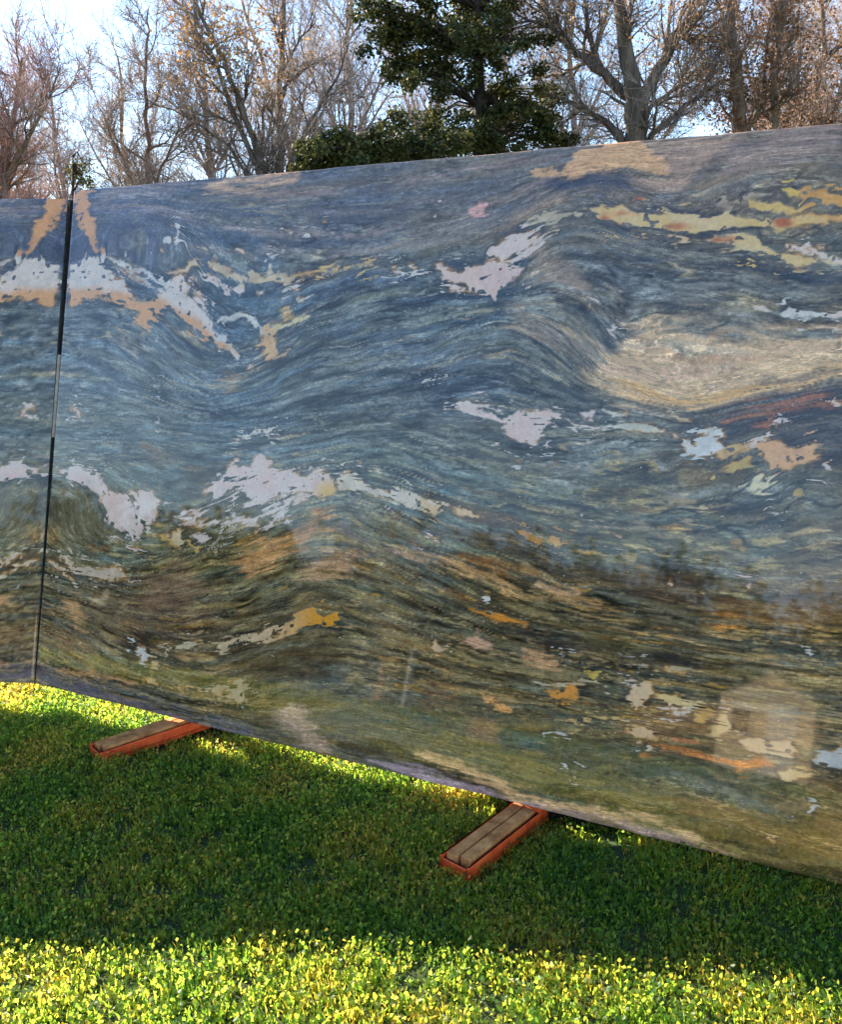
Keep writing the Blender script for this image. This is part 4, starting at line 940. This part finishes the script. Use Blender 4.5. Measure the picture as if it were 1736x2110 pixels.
def branch_out(stem, rad, rng, count, lo, hi, length, ang, lift, seg=5, curl=.16):
    """children along a stem; returns list of (pts, radii)"""
    out = []
    seglen = np.linalg.norm(np.diff(stem, axis=0), axis=1); cum = np.r_[0, np.cumsum(seglen)]; tot = cum[-1]
    for k in range(count):
        f = lo + (hi - lo) * (k + rng.random()) / count
        x = f * tot; i = min(np.searchsorted(cum, x) - 1, len(stem) - 2); i = max(i, 0)
        a = (x - cum[i]) / max(seglen[i], 1e-6)
        p = stem[i] * (1 - a) + stem[i + 1] * a; r = rad[i] * (1 - a) + rad[i + 1] * a
        t = (stem[i + 1] - stem[i]) / max(seglen[i], 1e-6)
        o = rng.normal(0, 1, 3); o -= t * (o @ t); o /= np.linalg.norm(o) + 1e-9
        g = ang * rng.uniform(.7, 1.3)
        d = t * math.cos(g) + o * math.sin(g)
        L = length * rng.uniform(.55, 1.2) * (1 - .45 * f)
        pts = wander(p, d, L, seg, rng, curl, lift)
        r0 = min(r * .62, 0.02 + L * .016)
        out.append((pts, np.linspace(r0, max(.0035, r0 * .25), seg + 1)))
    return out

def twig_field(curves, rng, per, length, r, droop=0.0, spread=.8):
    """vectorised two-segment three-sided twigs along the curves"""
    A, T = [], []
    for P, R in curves:
        n = len(P); f = rng.random(per) * (n - 1.001); i = f.astype(int); a = (f - i)[:, None]
        A.append(P[i] * (1 - a) + P[i + 1] * a); t = P[i + 1] - P[i]; T.append(t / (np.linalg.norm(t, axis=1)[:, None] + 1e-9))
    A = np.concatenate(A); T = np.concatenate(T); n = len(A)
    d = T + rng.normal(0, spread, (n, 3)) + np.array([0, 0, .25]); d /= np.linalg.norm(d, axis=1)[:, None]
    L = length * rng.uniform(.45, 1.25, n)[:, None]
    M = A + d * L * .5
    d2 = d + rng.normal(0, .35, (n, 3)) + np.array([0, 0, .15 - droop]); d2 /= np.linalg.norm(d2, axis=1)[:, None]
    E = M + d2 * L * .5
    s = np.cross(d, rng.normal(0, 1, (n, 3))); s /= np.linalg.norm(s, axis=1)[:, None]; q_ = np.cross(d, s)
    V = []
    for c, rr in ((A, r), (M, r * .7)):
        for k in range(3):
            V.append(c + rr * (math.cos(2.094 * k) * s + math.sin(2.094 * k) * q_))
    V.append(E)
    V = np.stack(V, 1).reshape(-1, 3)
    tri = []
    for k in range(3):
        j = (k + 1) % 3
        tri += [(k, j, 3 + j), (k, 3 + j, 3 + k), (3 + k, 3 + j, 6)]
    F = (np.arange(n)[:, None, None] * 7 + np.array(tri)[None]).reshape(-1, 3)
    return V, F, (A, M, E, d)

def leaf_field(pts, rng, size, flat=1.0):
    """small folded leaf faces (two triangles) at points"""
    n = len(pts); a = rng.normal(0, 1, (n, 3)); a[:, 2] *= flat; a /= np.linalg.norm(a, axis=1)[:, None]
    b = np.cross(a, rng.normal(0, 1, (n, 3))); b /= np.linalg.norm(b, axis=1)[:, None]
    s = size * rng.uniform(.5, 1.4, n)[:, None]; c = np.cross(a, b)
    V = np.stack([pts, pts + a * s * .5 + b * s * .32 + c * s * .12, pts + a * s, pts + a * s * .5 - b * s * .32 + c * s * .12], 1).reshape(-1, 3)
    i = np.arange(n)[:, None] * 4
    F = np.concatenate([i + np.array([[0, 1, 2]]), i + np.array([[0, 2, 3]])])
    return V, F

def bare_tree(name, label, stems, dist, depth_spread=0.6, seed=0, bark=None, twig=None, n1=16, n2=6, twigs=8, tl=.45, leaf=None, nleaf=0, leafsize=.05, len1=1.6, lift=.05, lo=.25, group=None, twig_r=.0038, leafzone=None):
    """stems: list of (picture polyline, radius at foot, radius at tip); the foot stands on the ground below the first point"""
    rng = np.random.default_rng(seed)
    main = []
    base = None
    for pl, r0, r1 in stems:
        P = [np.array(at(x, y, dist)) for x, y in pl]
        dep = rng.normal(0, depth_spread) 
        P = np.array(P); k = np.linspace(0, 1, len(P)); 
        Ct = np.array([0, 0, CAM_Z])
        P = Ct + (P - Ct) * (1 + dep * k / dist)[:, None]
        if pl is stems[0][0]:
            foot_ = P[0].copy(); foot_[2] = float(gz(P[0][0], P[0][1])) - .1; foot_[0] += rng.normal(0, .08); base = foot_
        if len(pl) and (pl[0][1] > 250):
            b = base.copy(); b[:2] += rng.normal(0, .06, 2) if pl is not stems[0][0] else 0
            P = np.vstack([b, b * .45 + P[0] * .55 + rng.normal(0, .05, 3), P])
            rad = np.r_[r0 * 1.5, r0 * 1.12, np.linspace(r0, r1, len(P) - 2)]
        else: rad = np.linspace(r0, r1, len(P))
        # densify
        t = np.linspace(0, len(P) - 1, len(P) * 3); i = np.minimum(t.astype(int), len(P) - 2); a = (t - i)[:, None]
        Pd = P[i] * (1 - a) + P[i + 1] * a; Pd[1:-1] += rng.normal(0, .018, Pd[1:-1].shape)
        main.append((Pd, np.interp(t, np.arange(len(P)), rad)))
    l1 = []
    for P, R in main: l1 += branch_out(P, R, rng, n1, lo, 1.0, len1, .75, lift, 6)
    l2 = []
    for P, R in l1: l2 += branch_out(P, R, rng, n2, .15, 1.0, len1 * .55, .7, lift, 4)
    root = empty(name, tuple(base + np.array([0, 0, .1])))
    V, F = tube_mesh(main, 9); np_mesh('trunk', V, F, bark, root, True)
    V, F = tube_mesh(l1, 5); V2, F2 = tube_mesh(l2, 4)
    np_mesh('limbs', np.r_[V, V2], np.r_[F, F2 + len(V)], bark, root, True)
    Vt, Ft, (A, M, E, d) = twig_field(l1 + l2, rng, twigs, tl, twig_r)
    # second order twigs on the first
    n = len(M); s = rng.integers(0, n, n)
    V3, F3, _ = twig_field([(np.array([A[k], M[k], E[k]]), None) for k in s[:int(n * .8)]], rng, 1, tl * .6, twig_r * .75)
    cr = np_mesh('crown', np.r_[Vt, V3], np.r_[Ft, F3 + len(Vt)], twig, root)
    if leaf is not None and nleaf:
        k = rng.integers(0, n, nleaf); pp = E[k] + rng.normal(0, .04, (nleaf, 3))
        if leafzone is not None:
            zx, zy = project(pp); keep = leafzone(zx, zy, rng.random(len(pp))); pp = pp[keep]
        LV, LF = leaf_field(pp, rng, leafsize)
        np_mesh('withered_leaves', LV, LF, leaf, root)
    tag(root, label, 'tree', group)
    return root

G = 'leafless trees beyond the slabs'
bare_tree('bare_tree', 'bare thicket tree, twigs coloured by sun glare, at the open end beyond the mirror-image slab', [([(5,392),(12,320),(30,230),(45,120)], .07, .015), ([(2,392),(-20,300),(-60,160)], .05, .012), ([(8,390),(50,300),(95,215),(125,140)], .04, .008)], 13, .5, 1, BARK_WARM, TWIG_GLARE, 20, 7, 12, .42, len1=1.15, lift=.10, group=G)
bare_tree('bare_tree', 'slim bare tree with several thin stems right of the seam', [([(303,372),(305,300),(298,200),(300,90),(305,20)], .045, .012), ([(275,372),(235,290),(200,215)], .03, .008), ([(320,372),(360,290),(385,220)], .028, .008)], 15, .6, 2, BARK_WARM, TWIG, 18, 7, 12, .42, len1=1.25, lift=.08, group=G)
bare_tree('bare_tree', 'multi-stemmed bare tree with tan withered leaves in its crown', [([(578,352),(574,250),(580,120),(586,-30),(590,-120)], .062, .03), ([(548,352),(510,250),(470,150),(420,40),(385,-60)], .055, .02), ([(535,355),(480,230),(440,120),(380,30),(330,-40)], .045, .014), ([(590,350),(640,250),(690,170),(720,90)], .034, .01), ([(505,358),(470,300),(380,240),(330,215)], .03, .01)], 14, .6, 3, BARK_DARK, TWIG, 18, 7, 9, .42, DRYLEAF, 26000, .055, 1.35, .07, group=G, leafzone=lambda x, y, r: (np.exp(-((x - 455) / 130) ** 2 - ((y - 95) / 90) ** 2) > r))
bare_tree('bare_tree', 'stout bare tree with a forked trunk right of the dark cedar', [([(1312,285),(1312,220),(1300,150),(1285,60),(1278,-60)], .16, .07), ([(1313,215),(1270,170),(1210,125),(1150,70),(1110,10)], .085, .03), ([(1316,230),(1345,160),(1400,70),(1440,0),(1470,-70)], .10, .04), ([(1290,282),(1230,240),(1170,205),(1120,190)], .05, .015), ([(1335,282),(1400,230),(1470,180),(1510,160)], .05, .015), ([(1316,240),(1355,210),(1430,150)], .05, .012)], 13, .7, 4, BARK_DARK, TWIG, 18, 7, 8, .40, DRYLEAF, 9000, .045, 1.3, .05, group=G, leafzone=lambda x, y, r: y < 170)
bare_tree('bare_tree', 'vine-clad tree thick with rust brown leaves near the slab end', [([(1532,268),(1522,200),(1512,110),(1505,0),(1500,-80)], .10, .07), ([(1600,262),(1595,180),(1610,90),(1615,-40)], .06, .03), ([(1545,265),(1575,190),(1585,60)], .04, .02)], 13.5, .6, 5, BARK_WARM, TWIG, 22, 6, 9, .36, RUSTLEAF, 13000, .05, 1.0, .03, group=G)
bare_tree('bare_tree', 'tangled bare tree behind the far end of the slab', [([(1690,258),(1680,180),(1700,90),(1690,-40)], .07, .03), ([(1715,258),(1740,170),(1760,60)], .06, .02), ([(1660,262),(1640,190),(1650,80)], .035, .015)], 15, .6, 6, BARK_DARK, TWIG, 20, 6, 8, .42, RUSTLEAF, 9000, .05, 1.3, .05, group=G)
# paler trees of the wood behind, copies of two made here
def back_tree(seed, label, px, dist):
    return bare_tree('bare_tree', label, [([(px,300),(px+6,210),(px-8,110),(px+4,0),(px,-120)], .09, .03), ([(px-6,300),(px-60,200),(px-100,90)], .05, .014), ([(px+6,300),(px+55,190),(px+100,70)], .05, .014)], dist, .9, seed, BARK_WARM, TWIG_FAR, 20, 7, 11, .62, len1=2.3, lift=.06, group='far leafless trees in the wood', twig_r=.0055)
def copy_thing(src, dx, dy, rz, sc, label):
    c = src.copy(); COL.objects.link(c)
    x, y = src.location.x + dx, src.location.y + dy
    c.location = (x, y, float(gz(x, y))); c.rotation_euler = (0, 0, rz); c.scale = (sc, sc, sc)
    c['label'] = label
    for ch in src.children:
        k = ch.copy(); COL.objects.link(k); k.parent = c; k.matrix_parent_inverse = ch.matrix_parent_inverse
    return c
far = 'thin leafless tree far back in the wood above the slabs'
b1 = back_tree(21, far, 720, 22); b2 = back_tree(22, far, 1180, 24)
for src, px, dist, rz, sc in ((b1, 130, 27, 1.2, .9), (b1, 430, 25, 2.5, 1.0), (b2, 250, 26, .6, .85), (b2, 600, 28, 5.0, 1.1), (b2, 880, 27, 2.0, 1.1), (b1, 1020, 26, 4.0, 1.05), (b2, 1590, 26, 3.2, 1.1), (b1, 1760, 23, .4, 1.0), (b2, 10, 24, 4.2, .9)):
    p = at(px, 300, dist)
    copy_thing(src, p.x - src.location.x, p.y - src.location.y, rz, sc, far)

def cedar(name, label, dist, trunk, masses, seed, nspray, group=None, r0=.12, size=.058):
    """evergreen: trunk and boughs, foliage sprays inside the traced masses (picture ellipses: x, y, rx, ry, share)"""
    rng = np.random.default_rng(seed)
    P = np.array([np.array(at(x, y, dist)) for x, y in trunk])
    f = P[0].copy(); f[2] = float(gz(f[0], f[1])) - .1
    P = np.vstack([f, P]); R = np.linspace(r0, r0 * .25, len(P))
    root = empty(name, tuple(f + np.array([0, 0, .1])))
    curves, leaves = [], []
    sc = dist / PF
    for (x, y, rx, ry, n) in masses:
        c = np.array(at(x, y, dist)); c[1] += rng.normal(0, .3)
        k = max(4, n // 4)
        for b in range(k):
            off = rng.normal(0, .52, 3) * np.array([rx * sc, rx * sc * .9, ry * sc])
            tip = c + off
            j = np.argmin(np.abs(P[:, 2] - (tip[2] - .30 * abs(tip[0] - P[1, 0])))); a0 = P[j]
            mid = a0 * .5 + tip * .5 + np.array([0, 0, .12])
            curves.append((np.array([a0, mid, tip]), np.array([.022, .014, .004])))
            m = int(n * nspray / k); out = tip - c; out = out / (np.linalg.norm(out) + .1) * .8 + rng.normal(0, .35, 3); out[2] = out[2] * .5 - .12
            w = rng.random(m)[:, None]; ln = rng.uniform(.22, .46)
            q0 = tip + out * ln * (w - .4) + rng.normal(0, 1, (m, 3)) * (.035 + .075 * (1 - w)) * np.array([1, 1, .7])
            leaves.append(q0)
    V, F = tube_mesh([(P, R)], 9); np_mesh('trunk', V, F, CEDAR_BARK, root, True)
    V, F = tube_mesh(curves, 5); np_mesh('limbs', V, F, CEDAR_BARK, root, True)
    L = np.concatenate(leaves); LV, LF = leaf_field(L, rng, size, .7)
    np_mesh('crown', LV, LF, CEDAR, root)
    tag(root, label, 'evergreen tree', group)
    return root
cedar('cedar_tree', 'tall dark green cedar with sky showing between its boughs', 13.5, [(990,312),(989,220),(988,120),(985,20),(980,-120)],
      [(820,30,75,50,60),(905,55,80,50,60),(985,20,90,50,60),(800,95,55,45,40),(870,120,70,40,40),(1040,50,60,50,40),(1060,185,75,40,55),(1040,255,85,42,60),(1110,240,50,42,40),(960,-30,120,40,50),(985,105,80,55,50),(1010,292,120,26,70),(925,235,55,40,26),(915,165,50,30,18),(1120,275,60,26,30)], 31, 54)
cedar('cedar_tree', 'low spreading cedar bush just above the slab top edge', 12.0, [(770,345),(765,310),(760,280)],
      [(700,310,60,32,60),(780,300,70,34,60),(850,305,50,36,50),(740,330,110,18,60),(900,290,45,34,30),(660,325,30,16,20)], 32, 80, r0=.06)
cedar('cedar_tree', 'tiny grey green cedar standing behind the seam', 16.0, [(150,400),(150,360),(150,322)],
      [(154,340,14,14,20),(158,368,20,16,26)], 33, 9, r0=.03, size=.06)

# ------------------------------------------------------------------ what the polished stone mirrors: shed, trees, post behind the viewer
def ray_pt(az, dist):
    a = math.radians(az); o = (0.3, 2.3)
    x, y = o[0] + math.sin(a) * dist, o[1] - math.cos(a) * dist
    return x, y, float(gz(x, y))
SIDING = noise_mat('tan_siding', [(0.56, 0.43, 0.28), (0.66, 0.53, 0.36), (0.72, 0.6, 0.42)], 6, 0.8, 0.2)
ROOF = noise_mat('dark_shingle', [(0.03, 0.028, 0.026), (0.06, 0.055, 0.05), (0.09, 0.08, 0.07)], 10, 0.9, 0.5)
GLASS = noise_mat('window_glass', [(0.01, 0.012, 0.014), (0.02, 0.022, 0.025)], 3, 0.08, 0)
TRIM = noise_mat('white_trim', [(0.6, 0.58, 0.54), (0.75, 0.73, 0.7)], 9, 0.6, 0)
def shed(az, dist):
    x, y, z = ray_pt(az, dist); z -= 0.05
    rz = math.radians(-az)
    root = empty('garden_shed', (x, y, z))
    o = Vector((x, y, z)); to = Vector((-.22, .975, 0)).normalized(); sd = Vector((to.y, -to.x, 0)); up = Vector((0, 0, 1))
    w, d, h = 1.5, 1.3, 2.1
    MB().box(o, sd, -to, up, -w, w, 0, 2 * d, 0, h).build('wall', SIDING, root)
    for k in range(int(h / .21)):
        MB().box(o, sd, to, up, -w - .01, w + .01, 0.002, .022, k * .21 + .004, k * .21 + .2).build('siding_board', SIDING, root)
    rf = MB()
    for s in (-1, 1):
        a = o + up * (h + .75) + to * .2; b = o + up * (h - .05) + sd * (s * (w + .2)) + to * .2; n = Vector((0, 0, .07)); L = -to * (2 * d + .4)
        rf.hexa([a, b, b + L, a + L, a + n, b + n, b + n + L, a + n + L])
    rf.build('roof', ROOF, root)
    add_mesh('gable', [o + sd * -w + up * h + to * .012, o + sd * w + up * h + to * .012, o + up * (h + .72) + to * .012, o + sd * -w + up * h - to * .05, o + sd * w + up * h - to * .05, o + up * (h + .72) - to * .05], [(0, 1, 2), (5, 4, 3), (0, 3, 4, 1), (1, 4, 5, 2), (2, 5, 3, 0)], SIDING, root)
    dr = MB().box(o, sd, to, up, .15, 1.05, .024, .05, .02, 1.9).build('door', TRIM, root)
    MB().box(o, sd, to, up, .95, .99, .051, .09, .95, 1.02).build('handle', ROOF, dr)
    wi = MB().box(o, sd, to, up, -1.1, -.35, .024, .05, .95, 1.7).build('window', TRIM, root)
    MB().box(o, sd, to, up, -1.04, -.41, .051, .056, 1.01, 1.64).build('pane', GLASS, wi)
    tag(root, 'small tan boarded shed mirrored in the polished stone', 'shed')
shed(-25.2, 22)
def mirror_tree(az, dist, h, spread, seed, label, leafy, tr=.16):
    rng = np.random.default_rng(seed); x, y, z = ray_pt(az, dist)
    base = np.array([x, y, z - .1]); root = empty('yard_tree', (x, y, z))
    st = wander(base, (rng.normal(0, .04), rng.normal(0, .04), 1), h, 8, rng, .05); R = np.linspace(tr, tr * .2, 9); R[0] *= 1.35
    l1 = branch_out(st, R, rng, 20, .22, 1, spread, 1.0, .08, 5); l2 = []
    for P, r in l1: l2 += branch_out(P, r, rng, 5, .2, 1, spread * .5, .8, .03, 4)
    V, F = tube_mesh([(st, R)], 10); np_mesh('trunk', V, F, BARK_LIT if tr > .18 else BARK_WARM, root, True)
    V, F = tube_mesh(l1 + l2, 4); np_mesh('limbs', V, F, BARK_WARM, root, True)
    Vt, Ft, (A, M, E, d) = twig_field(l1 + l2, rng, 7, .8, .011)
    if leafy:
        k = rng.integers(0, len(E), leafy); LV, LF = leaf_field(E[k] + rng.normal(0, .18, (leafy, 3)), rng, .22)
        np_mesh('crown', LV, LF, CEDAR, root); np_mesh('twigs', Vt, Ft, TWIG, root)
    else: np_mesh('crown', Vt, Ft, TWIG, root)
    tag(root, label, 'tree', 'yard trees facing the polished slabs')
    return root
mirror_tree(-52.7, 14, 3.4, 1.5, 41, 'yard tree with thick trunk of sunlit-toned bark mirrored low in the stone', 0, .2)
ma = mirror_tree(-44, 27, 4.6, 2.4, 42, 'dense evergreen yard tree facing the polished slabs', 14000)
mb = mirror_tree(-33, 31, 6.5, 2.4, 43, 'open bare yard tree facing the polished slabs', 0)
for az, dist, src, sc, rz in ((-63, 29, ma, .9, 1), (-74, 28, mb, .8, 2), (-37, 31, ma, 1.0, 5), (-20, 30, ma, .9, .5), (-57, 33, mb, 1.0, 3.4)):
    x, y, z = ray_pt(az, dist)
    copy_thing(src, x - src.location.x, y - src.location.y, rz, sc, src['label'])
def far_wood():
    rng = np.random.default_rng(77); pts = []; cv = []
    for k in range(150):
        az = rng.uniform(-100, 0); x, y, z = ray_pt(az, rng.uniform(42, 56)); h = rng.uniform(6.0, 8.5) + (2.8 if az > -48 else 0)
        n = 270; g = rng.normal(0, 1, (n, 3)); g /= np.linalg.norm(g, axis=1)[:, None]; g *= rng.random(n)[:, None] ** .4
        pts.append(np.array([x, y, z + h * .5]) + g * np.array([2.4, 2.4, h * .5]))
        cv.append((np.array([[x, y, z - .2], [x + .1, y, z + h * .5], [x, y + .1, z + h * .95]]), np.array([.2, .14, .03])))
    LV, LF = leaf_field(np.concatenate(pts), rng, .6); TV, TF = tube_mesh(cv, 5)
    o = np_mesh('far_wood', np.r_[LV, TV], np.r_[LF, TF + len(LV)], CEDAR)
    tag(o, 'far belt of woodland across the field, mirrored dark in the stone', 'wood', kind='stuff')
far_wood()
x, y, z = ray_pt(-51.3, 12.8)
mp_ = empty('marker_post', (x, y, z))
MB().bar((x, y, z - .2), (x, y, z + 1.0), .085, .085).build('post', TRIM, mp_)
MB().box(Vector((x, y, z + 1.0)), Vector((1, 0, 0)), Vector((0, 1, 0)), Vector((0, 0, 1)), -.055, .055, -.055, .055, .001, .03, .006).build('cap', TRIM, mp_)
tag(mp_, 'white wooden post beside the yard tree trunk', 'post')

# ------------------------------------------------------------------ grass
GRASS = leaf_mat('grass_blades', [(0.011, 0.050, 0.011), (0.027, 0.088, 0.017), (0.048, 0.104, 0.021), (0.078, 0.102, 0.030)], 3.0, 0.62, 0.4, (15.5, 7.6, 4.4))

STRAW = leaf_mat('straw', [(0.12, 0.085, 0.04), (0.2, 0.15, 0.07), (0.28, 0.22, 0.11)], 5.0, 0.35, 0.6)
def blades(name, x, y, length, width, rng, lean, label):
    n = len(x); z = gz(x, y)
    a = rng.random(n) * 2 * math.pi; ln = np.abs(rng.normal(0, lean, n)) + .1
    L = length * rng.uniform(.45, 1.3, n) * (1 + .45 * fbm(x * 7, y * 7, 7, 3))
    dx, dy = np.cos(a), np.sin(a)
    wx, wy = -np.sin(a + rng.normal(0, .5, n)), np.cos(a + rng.normal(0, .5, n))
    w = width * rng.uniform(.6, 1.3, n)
    p0 = np.stack([x, y, z - .004], -1); W = np.stack([wx, wy, np.zeros(n)], -1)
    p1 = p0 + np.stack([dx * L * .5 * np.sin(ln * .6), dy * L * .5 * np.sin(ln * .6), L * .55 * np.cos(ln * .6)], -1)
    p2 = p1 + np.stack([dx * L * .5 * np.sin(ln * 1.5), dy * L * .5 * np.sin(ln * 1.5), L * .5 * np.cos(ln * 1.5)], -1)
    V = np.stack([p0 - W * (w * .4)[:, None], p0 + W * (w * .4)[:, None], p1 + W * (w * .5)[:, None], p1 - W * (w * .5)[:, None], p2], 1).reshape(-1, 3)
    i = np.arange(n)[:, None] * 5
    F = np.concatenate([i + np.array([[0, 1, 2]]), i + np.array([[0, 2, 3]]), i + np.array([[3, 2, 4]])])
    o = np_mesh(name, V, F, GRASS)
    tag(o, label, 'grass', kind='stuff')
    return o

def grow_grass():
    rng = np.random.default_rng(5)
    n = 1150000
    x = rng.uniform(-4.0, 3.2, n); y = rng.uniform(0.4, 4.3, n)
    X, Y = project(np.stack([x, y, np.zeros(n)], -1))
    rel = (x - X0) * BK[0] + (y - Y0) * BK[1]
    keep = ((X > -160) & (X < PW + 160) & (Y < PH + 220) & (rel < .75) & (y > 1.25)) | ((rng.random(n) < .22) & (rel < .75))
    # leave the feet clear
    for (ax_, ay_), (bx_, by_) in (((-1.178, 2.802), (-0.70, 3.22)), ((0.094, 2.142), (0.51, 2.63))):
        d = np.array([bx_ - ax_, by_ - ay_]); L = np.hypot(*d); d /= L
        t = (x - ax_) * d[0] + (y - ay_) * d[1]; s = np.abs((x - ax_) * d[1] - (y - ay_) * d[0])
        keep &= ~((t > -.004) & (t < L) & (s < .058))
    keep &= (fbm(x * 26, y * 26, 401, 3) + rng.normal(0, .16, n)) > -.30          # little gaps in the sward
    x, y = x[keep], y[keep]
    half = rng.random(len(x)) < .62
    blades('grass', x[half], y[half], .030, .0052, rng, .9, 'short thick lawn grass in front of the slabs')
    # small clover-like leaflets filling the sward
    lx, ly = x[~half], y[~half]; m = len(lx)
    hgt = .008 + .026 * rng.random(m) * (1 + .5 * fbm(lx * 7, ly * 7, 7, 3))
    p = np.stack([lx, ly, gz(lx, ly) + hgt], -1)
    a = rng.random(m) * 6.283; tl = rng.normal(.7, .5, m)
    A = np.stack([np.cos(a) * np.cos(tl), np.sin(a) * np.cos(tl), np.sin(tl)], -1)
    B = np.cross(A, np.stack([rng.normal(0, .35, m), rng.normal(0, .35, m), np.ones(m)], -1)); B /= np.linalg.norm(B, axis=1)[:, None]
    L = (.0125 * rng.uniform(.45, 1.35, m))[:, None]; N = np.cross(A, B)
    V = np.stack([p, p + A * L * .55 + B * L * .38 + N * L * .10, p + A * L, p + A * L * .55 - B * L * .38 + N * L * .10], 1).reshape(-1, 3)
    i4 = np.arange(m)[:, None] * 4
    o = np_mesh('clover', V, np.concatenate([i4 + np.array([[0, 1, 2]]), i4 + np.array([[0, 2, 3]])]), GRASS)
    tag(o, 'tiny clover leaves mixed through the lawn', 'clover', kind='stuff')
    k = rng.integers(0, len(x), 5000)
    o = blades('dead_grass', x[k] + .004, y[k], .034, .0035, rng, 1.2, 'straw coloured dead blades lying in the lawn')
    o.data.materials.clear(); o.data.materials.append(STRAW)
    n = 45000
    r = rng.uniform(0, 1, n) ** .6 * 9; a = rng.random(n) * 2 * math.pi
    x, y = r * np.cos(a), 2.2 + r * np.sin(a)
    X, Y = project(np.stack([x, y, np.zeros(n)], -1))
    rel = (x - X0) * BK[0] + (y - Y0) * BK[1]
    inner = (x > -4) & (x < 3.2) & (y > .4) & (y < 4.3) & (rel < .75)
    x, y = x[~inner], y[~inner]
    blades('grass', x, y, .05, .012, rng, .75, 'coarser lawn grass spreading out round the slabs')
grow_grass()
